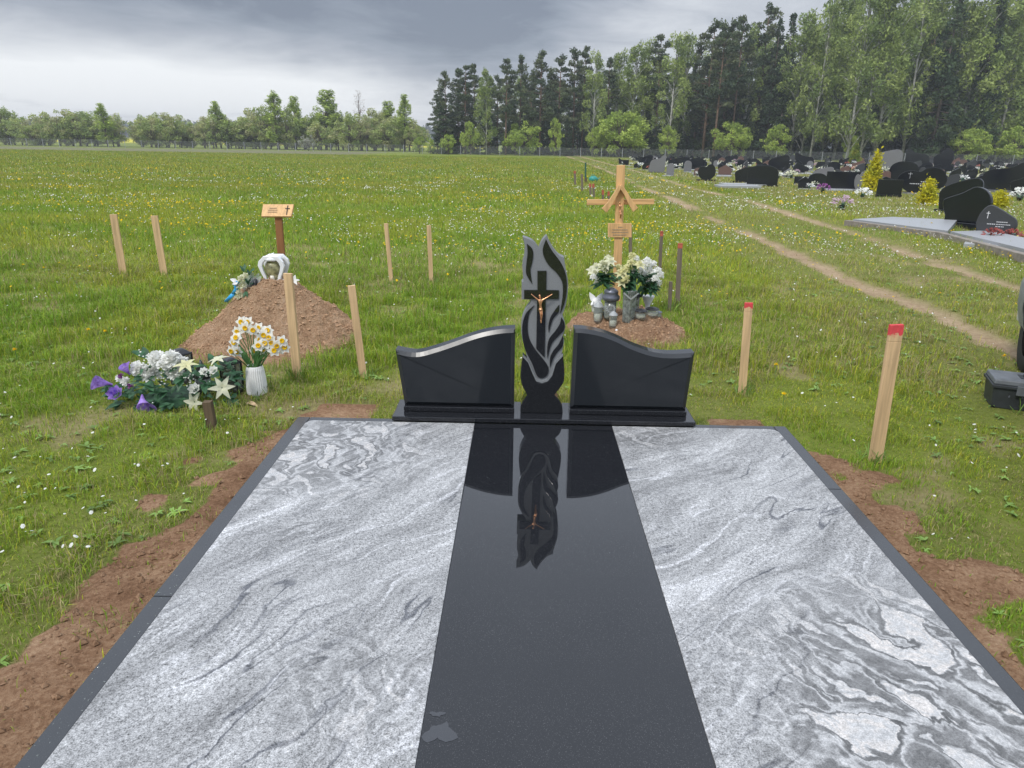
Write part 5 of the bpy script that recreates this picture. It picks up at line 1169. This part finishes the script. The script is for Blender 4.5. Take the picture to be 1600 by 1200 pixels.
for i,(u,v,wpx,hpx,l) in enumerate([(1361,303,38,54,'tallest yellow conical thuja beside the black headstones'),(1446,323,34,34,'small yellow thuja with a pointed tip in front of the black headstones'),(1558,326,30,20,'low yellow thuja near the right edge'),(1334,257,22,28,'green yellow bushy thuja far back near the fence'),(1098,262,12,8,'tiny yellow thuja in the far rows left of centre')]):
    p=onground(u,v); D_=p.length; h_=hpx*D_/FPX; w_=wpx*D_/FPX; 
    cs=[];rr=[]
    for k in range(26):
        t_=k/25; a=k*2.4; rad=w_*.5*(1-t_)**.8*.62; cs.append((math.cos(a)*rad*RG.uniform(.5,1),math.sin(a)*rad*RG.uniform(.5,1),h_*(.08+.86*t_))); rr.append((w_*.20*(1-t_*.75),)*2+(h_*.10,))
    col=[(.56,.50,.02),(.42,.42,.03),(.66,.60,.05)] if i!=3 else [(.28,.30,.03),(.16,.22,.03)]
    t_=thing('thuja_bush',p,l,'shrub'); o=obj('crown',cloudmesh('crown',cs,rr,2600,w_*.045,col,40+i),t_); MB().tube([p,p+Vector((0,0,h_*.5))],[w_*.05,w_*.02],6).build('trunk',M['bark'],t_)
# ------------------------------------------------------------------ fence
FX=[(-150,170),(-117,165),(-60,158),(-24,150),(22,141),(60,134),(120,128)]
fx=[a for a,_ in FX]; fy=[b__ for _,b__ in FX]
fe=thing('mesh_fence',(0,146,-1),'long galvanised wire mesh fence with thin posts between the cemetery and the trees','fence')
x_=-149.0; pts=[]
while x_<119: y_=float(np.interp(x_,fx,fy)); pts.append(Vector((x_,y_,G(x_,y_)))); x_+=3.9 if x_<60 else 6
for i,p in enumerate(pts): 
    if i<100: MB().tube([p,p+Vector((0,0,1.75))],.045,5).build('fence_post',M['galv'],fe)
m=MB()
for a,b_ in zip(pts[:-1],pts[1:]):
    for k in range(9): z_=.12+k*.19; m.rod(a+Vector((0,0,z_)),b_+Vector((0,0,z_)),.012,.008,Vector((0,0,1)))
    n=int((b_-a).length/.22)
    for k in range(n): q_=a.lerp(b_,(k+.5)/n); m.rod(q_+Vector((0,.01,.08)),q_+Vector((0,.01,1.66)),.012,.008)
m.build('wire_mesh',M['galv'],fe)
# ------------------------------------------------------------------ trees
def trunkmesh(name,pts,rad,limbs,mat,seg=7):
    m=MB().tube(pts,rad,seg)
    for P,r0 in limbs: m.tube(P,[r0,r0*.65,r0*.25][:len(P)],4)
    o=m.build(name,mat,None,True); return o
PINE=[(.085,.120,.060),(.11,.145,.068),(.065,.098,.055),(.14,.165,.08)]
SPR=[(.065,.105,.048),(.085,.125,.052),(.05,.085,.042)]
BIR=[(.29,.365,.10),(.24,.31,.09),(.35,.42,.13),(.19,.26,.08)]
LIG=[(.38,.48,.10),(.31,.41,.085),(.44,.54,.12)]
OLI=[(.34,.41,.13),(.42,.47,.16),(.27,.35,.11),(.43,.43,.21)]
def pine(seed):       # 20 m tall, bare below
    rs=random.Random(seed); H_=20; base=rs.uniform(5,8.5); cs=[];rr=[];limbs=[]; lean=rs.uniform(-.5,.5)
    ax=lambda z_:Vector((lean*(z_/H_)**2,0,z_)); z_=base; k=0
    while z_<H_-.4:
        t_=(z_-base)/(H_-base); R_=(3.0*math.sin(math.pi*min(t_*.80+.22,1))**.8+.3)*rs.uniform(.65,1.15); nb=3 if t_<.85 else 2
        for j in range(nb):
            a=rs.uniform(0,6.28); L_=R_*rs.uniform(.55,1.1); tip=ax(z_)+Vector((math.cos(a)*L_,math.sin(a)*L_,rs.uniform(.0,.7))); cs.append(tuple(tip)); rr.append((rs.uniform(.7,1.15)*(1-.3*t_),rs.uniform(.7,1.15)*(1-.3*t_),rs.uniform(.30,.50)))
            m_=ax(z_).lerp(tip,.55); cs.append(tuple(m_)); rr.append((.55,.55,.28)); limbs.append(([ax(z_-.3),m_,tip],.07))
        z_+=rs.uniform(.7,1.15)
    cs.append((lean,0,H_-.3)); rr.append((.5,.5,.5))
    for j in range(9):
        z2=rs.uniform(2.5,base+1); a=rs.uniform(0,6.28); L_=rs.uniform(.5,1.6); limbs.append(([ax(z2),ax(z2)+Vector((math.cos(a)*L_*.5,math.sin(a)*L_*.5,.1)),ax(z2)+Vector((math.cos(a)*L_,math.sin(a)*L_,.0))],.04))
    return cs,rr,limbs,[ax(0),ax(7),ax(14),ax(19.6)],[.24,.19,.12,.03],PINE,5200,.20,'pinebark',{}
def spruce(seed):
    rs=random.Random(seed); H_=20; cs=[];rr=[];limbs=[]; z_=.8
    while z_<19.6:
        t_=z_/H_; R_=3.1*(1-t_)**.85+.15
        for j in range(5 if t_<.6 else 3):
            a=rs.uniform(0,6.28); L_=R_*rs.uniform(.4,1.0); tip=Vector((math.cos(a)*L_,math.sin(a)*L_,z_-L_*.15)); cs.append(tuple(tip)); rr.append((.85*(1-t_*.6),.85*(1-t_*.6),.5)); limbs.append(([Vector((0,0,z_)),tip],.05))
        z_+=.85
    return cs,rr,limbs,[(0,0,0),(0,0,10),(0,0,19.7)],[.26,.15,.02],SPR,6000,.22,'bark',{}
def birch(seed,wide=1.0,cols=BIR,n=5200,size=.17,mat='birch'):
    rs=random.Random(seed); H_=20; cs=[];rr=[];limbs=[]; ln=rs.uniform(-.8,.8); ax=lambda z_:Vector((ln*(z_/H_)**2,0,z_))
    for k in range(62):
        t_=rs.uniform(.16,1.0); a=rs.uniform(0,6.28); R_=wide*(2.9*math.sin(math.pi*(t_*.84+.12))**.7)*rs.uniform(.35,1.0); tip=ax(H_*t_)+Vector((math.cos(a)*R_,math.sin(a)*R_,0)); cs.append(tuple(tip)); rr.append((rs.uniform(.5,.85)*wide,rs.uniform(.5,.85)*wide,rs.uniform(.8,1.3)))
        limbs.append(([ax(max(H_*t_-2.2,1)),ax(H_*t_-.9).lerp(tip,.5),tip+Vector((0,0,.2))],.05))
    return cs,rr,limbs,[ax(0),ax(7),ax(14),ax(19.5)],[.17,.13,.08,.02],cols,n,size,mat,dict(droop=.6,elong=1.2)
def broad(seed,cols=OLI,n=3600,wide=1.0,size=.20,low=.03,asp=.5):   # 10 m tall broad crown
    rs=random.Random(seed); H_=10; cs=[];rr=[];limbs=[]
    for k in range(46):
        d=Vector((rs.gauss(0,1),rs.gauss(0,1),rs.gauss(0,1))).normalized()*rs.uniform(.45,1.0); c=Vector((d.x*H_*asp*wide*.82,d.y*H_*asp*wide*.82,H_*(low+(1-low)*.5)+d.z*H_*(1-low)*.42)); cs.append(tuple(c)); q_=rs.uniform(.55,1.15); rr.append((q_,q_,q_*.85)); limbs.append(([Vector((0,0,1.5+rs.random()*2)),Vector((c.x*.4,c.y*.4,c.z*.6)),c],.09))
    return cs,rr,limbs,[(0,0,0),(.1,0,2.5),(0,0,6.5)],[.24,.18,.06],cols,n,size,'bark',{}
KD={}
def proto(kind,fn,name,label,cat,grp,nvar,*a,**k):
    out=[]
    for i in range(nvar):
        cs,rr,limbs,tp_,tr_,cols,n,size,bk,kw=fn(100+i*7+len(KD)*31,*a,**k)
        t_=thing(name,(0,-80,-60),label,cat,grp)
        me=cloudmesh('crown',cs,rr,n,size,cols,i+len(KD)*13,.35,.35,**kw); obj('crown',me,t_)
        o=trunkmesh('trunk',[Vector(q_) for q_ in tp_],tr_,limbs,M[bk]); o.parent=t_; out.append([t_,False])
    KD[kind]=out
proto('pine',pine,'pine_tree','dark green pine with a bare lower trunk at the forest edge','tree','pines at the forest edge',5)
proto('spruce',spruce,'spruce_tree','dark conical spruce standing in the forest on the right','tree','spruces of the forest',3)
proto('birch',birch,'birch_tree','airy light green birch standing in the forest on the right','tree','birches of the forest',4)
proto('poplar',birch,'slender_tree','slender fresh green tree rising above the far left tree row','tree','slender trees of the left row',3,.62,LIG,3600,.20,'bark')
proto('broad',broad,'broadleaf_tree','rounded olive green broadleaf tree in the far left tree row','tree','rounded trees of the left row',5)
proto('bush',broad,'round_bush','light green rounded bush in front of the forest behind the fence','shrub','light green bushes before the forest',3,LIG,4200,1.05,.22,.02,.5)
proto('bare',birch,'bare_tree','almost leafless reddish brown tree in the far left tree row','tree',None,1,.8,[(.22,.15,.09),(.17,.12,.07)],700,.14,'bark')
proto('blossom',broad,'blossoming_bush','small grey white blossoming bush by the fence in front of the left tree row','shrub',None,1,[(.42,.42,.36),(.30,.32,.24)],3200,1.2,.22,.02,.6)
HT=dict(pine=20,spruce=20,birch=20,poplar=20,broad=10,bush=10,bare=20,blossom=10)
ti=0
def plant(kind,u,vt,D,wmul=1.0,label=None):
    global ti
    ti+=1; rs=random.Random(ti*17); pr=rs.choice(KD[kind])
    d=ray(u,222+(u-818)*.0157); x_=d.x/d.y*D; y_=D; z0=G(x_,y_)-.1
    top=wall(u,vt,D).z; h_=max(top-z0,1.5); s_=h_/HT[kind]
    if not pr[1]: o=pr[0]; pr[1]=True
    else: o=copy_tree(pr[0])
    o.location=(x_,y_,z0); o.scale=(s_*wmul,s_*wmul,s_); o.rotation_euler=(0,0,rs.uniform(0,6.28))
    if label: o['label']=label
    return o
# left row
for u,vt,k,wm in [(6,163,'broad',1),(20,170,'broad',1),(38,184,'broad',1.1),(62,186,'spruce',1.3),(74,172,'broad',1.1),(92,168,'broad',1.05),(112,170,'broad',1.1),(134,172,'broad',1.0),(150,176,'broad',1),(166,164,'poplar',2.2),(182,176,'broad',.8),
    (222,173,'broad',.9),(242,172,'broad',1.05),(262,175,'broad',1.0),(282,178,'broad',.9),(300,184,'broad',.8),(318,182,'broad',.9),(344,161,'poplar',2.2),(332,178,'broad',.9),(360,180,'broad',.8),(376,179,'broad',1.0),(394,168,'broad',.9),(414,155,'broad',.75),(433,145,'poplar',2.0),(448,158,'broad',.6),(462,153,'poplar',1.8),(478,176,'broad',.9),(496,168,'broad',.8),(509,143,'poplar',2.6),(528,170,'broad',.9),(546,168,'broad',.9),(584,168,'broad',.9),(598,168,'broad',.7),(612,161,'poplar',2.2),(632,151,'poplar',1.7),(645,190,'broad',.7),(572,178,'broad',.8),(560,186,'broad',.8)]:
    if wm<0: continue
    plant(k,u,vt,random.Random(u).uniform(172,192),wm*1.15)
plant('bare',563,143,178,1.2); plant('blossom',481,209,166,1.0)
for u in range(-150,0,19): plant('broad',u,168+(u*7)%14,180,1.1)
ur=random.Random(12)
for u in range(4,655,13):
    if 190<u<214: continue
    plant('broad',u+ur.uniform(-6,6),ur.uniform(172,196),ur.uniform(176,200),ur.uniform(.9,1.6))
for u in range(10,660,44):
    if 180<u<220: continue
    plant('broad',u+5,206-(u*13)%9,200,1.6)
# right forest: front line, by the photograph
RT=[(697,111,'pine',1),(688,150,'pine',.9),(727,103,'pine',1.15),(716,108,'pine',1.0),(741,101,'pine',1.0),(760,111,'birch',1.1),(790,93,'pine',.95),(777,118,'pine',.9),(812,86,'pine',.8),(843,79,'pine',1.0),(829,112,'pine',.9),(871,85,'pine',.95),(858,108,'pine',.8),(895,74,'pine',.9),(909,73,'pine',.75),(926,87,'birch',1.0),(947,91,'pine',.9),(958,79,'birch',1.1),(984,68,'birch',1.2),(1001,70,'birch',1.0),(1023,55,'pine',.95),(1045,60,'birch',1.1),(1066,54,'birch',1.0),(1084,64,'pine',.9),(1099,32,'pine',1.05),(1116,38,'pine',.9),(1126,31,'pine',.85),(1142,26,'pine',.8),(1160,40,'birch',.9),(1178,6,'pine',1.0),(1196,28,'spruce',.9),(1214,20,'spruce',1.0),(1236,18,'birch',1.1),(1254,40,'birch',.9),(1268,6,'birch',.8),(1285,-20,'birch',1.1),(1305,-12,'birch',1.1),(1326,-30,'birch',1.0),(1346,-8,'birch',1.1),(1368,-35,'birch',1.1),(1390,-10,'birch',1.2),(1412,-40,'birch',1.0),(1432,-15,'birch',1.1),(1455,-35,'spruce',1.0),(1474,-10,'birch',1.1),(1495,-45,'birch',1.1),(1515,-20,'spruce',.9),(1536,-45,'birch',1.1),(1558,-20,'birch',1.1),(1580,-50,'spruce',1.1),(1600,-30,'birch',1.1),(1625,-40,'birch',1.1),(1650,-40,'spruce',1.1)]
rt=random.Random(3)
for u,vt,k,wm in RT: plant(k,u,vt,rt.uniform(150,164) if u<1250 else rt.uniform(140,158),wm)
for u,vt,wm in [(820,183,1.1),(805,196,.9),(968,163,1.15),(990,172,1.0),(950,180,.8),(735,182,.6),(867,180,.5),(930,190,.7),(1140,181,1.0),(1155,190,.8),(1214,190,1.0),(1042,192,.8),(1510,192,1.1),(1530,200,.9),(1582,192,1.1),(1330,200,.6),(700,205,.8),(672,214,.8),(655,212,1)]: plant('bush',u,vt,rt.uniform(147,151) if u<1300 else 143,wm)
# second and third lines fill the forest
for i in range(52):
    u=690+i*19.5+rt.uniform(-8,8)
    base_top=np.interp(u,[690,740,850,1000,1100,1250,1300,1700],[135,125,105,95,62,45,5,-5])
    k=rt.choice(['pine','pine','birch','spruce'] if u<1200 else ['birch','birch','spruce','spruce','pine'])
    plant(k,u,base_top+rt.uniform(0,28),rt.uniform(166,182),1.1)
for i in range(40):
    u=760+i*24+rt.uniform(-9,9); base_top=np.interp(u,[690,740,850,1000,1100,1250,1300,1700],[150,140,120,110,75,60,25,20]); plant(rt.choice(['spruce','birch','pine']),u,base_top+rt.uniform(0,30),rt.uniform(188,205),1.25)
for i in range(56):      # low dark understorey spruces along the edge
    u=690+i*17.5+rt.uniform(-7,7); plant('spruce',u,rt.uniform(150,205) if u<1080 else rt.uniform(110,200),rt.uniform(152,168),rt.uniform(1.3,2.0))
for l in KD.values():
    for pr in l:
        if not pr[1]:
            for c in list(pr[0].children): bpy.data.objects.remove(c)
            bpy.data.objects.remove(pr[0])
# far-off wood on the horizon: one mass of crowns
rs=np.random.RandomState(9); cs=[];rr=[]
for k in range(900):
    x_=rs.uniform(-900,700); y_=rs.uniform(930,1000); g_=G(x_,y_); h_=rs.uniform(9,17)+5*vnoise(x_,0,.01); cs.append((x_,y_,g_+h_*.55)); rr.append((9,9,h_*.5))
o=obj('distant_wood',cloudmesh('distant_wood',cs,rr,60000,3.2,[(.05,.075,.06),(.06,.085,.07)],5,1,.2)); tag(o,'dark distant wood beyond the yellow rapeseed field on the horizon','woodland',kind='stuff')

# ------------------------------------------------------------------ broad leaved weeds in the near grass
rs=np.random.RandomState(31); n=4200; x=rs.uniform(-6,6,n); y=rs.uniform(1.2,9,n); s_=masks(x,y); k=(s_[0]<.35)&(s_[2]<.4)&~((x>TX0-.06)&(x<TX1+.06)&(y<TY1+.06))&(np.abs(x)<.86*y+1)&(fbm(x,y,.9,3,72)>.45)
x=x[k];y=y[k]; m=MB(); rw=random.Random(5)
for a_,b__ in zip(x,y):
    c0=Vector((a_,b__,G(a_,b__)+.01)); nl=rw.randint(4,7); L_=rw.uniform(.018,.048)
    for q_ in range(nl): an=rw.uniform(0,6.28); m.petal(c0,(math.cos(an),math.sin(an),rw.uniform(.25,.9)),(-math.cos(an)*.5,-math.sin(an)*.5,1),L_*rw.uniform(.7,1.2),L_*rw.uniform(.22,.5),.5,.2,3,.8)
M['weed']=material('broad weed leaves',(.11,.19,.035),.5,.35,3,hue=(.17,.28,.055),spec=.3)
o=m.build('weeds',M['weed'],None,True); tag(o,'broad leaved weeds and dandelion leaves among the near grass','weeds',kind='stuff')
# tufts left standing round the feet of the stakes, mounds and lanterns
m=MB(); rw=random.Random(9)
for o in list(COL.objects):
    if o.parent is None and o.name.split('.')[0] in('wooden_stake','wooden_stump','toolbox','flower_vase','wooden_cross') and o.location.y<12:
        rr_=.05 if 'stake' in o.name or 'stump' in o.name else .10
        for k in range(46):
            an=rw.uniform(0,6.28); q_=rw.uniform(.4,1.6)*rr_; a_,b__=o.location.x+math.cos(an)*q_,o.location.y+math.sin(an)*q_
            m.petal((a_,b__,G(a_,b__)-.005),(rw.uniform(-.45,.45),rw.uniform(-.45,.45),1),(rw.uniform(-1,1),rw.uniform(-1,1),.1),rw.uniform(.05,.12),.0055,.35,.1,3,.9)
o=m.build('grass_tufts',M['weed'],None,True); tag(o,'taller grass tufts round the feet of the stakes','grass',kind='stuff')
# ------------------------------------------------------------------ haze
hz=MB().box((0,480,14),(2400,1100,40)).build('haze',bpy.data.materials.new('thin damp air')); tag(hz,kind='stuff')
hm=hz.data.materials[0]; hm.use_nodes=True; ht=hm.node_tree; ht.nodes.remove(ht.nodes['Principled BSDF']); pv=ht.nodes.new('ShaderNodeVolumePrincipled')
pv.inputs['Color'].default_value=(.86,.90,.95,1); pv.inputs['Density'].default_value=HAZE; pv.inputs['Anisotropy'].default_value=.2; ht.links.new(pv.outputs[0],ht.nodes['Material Output'].inputs['Volume'])
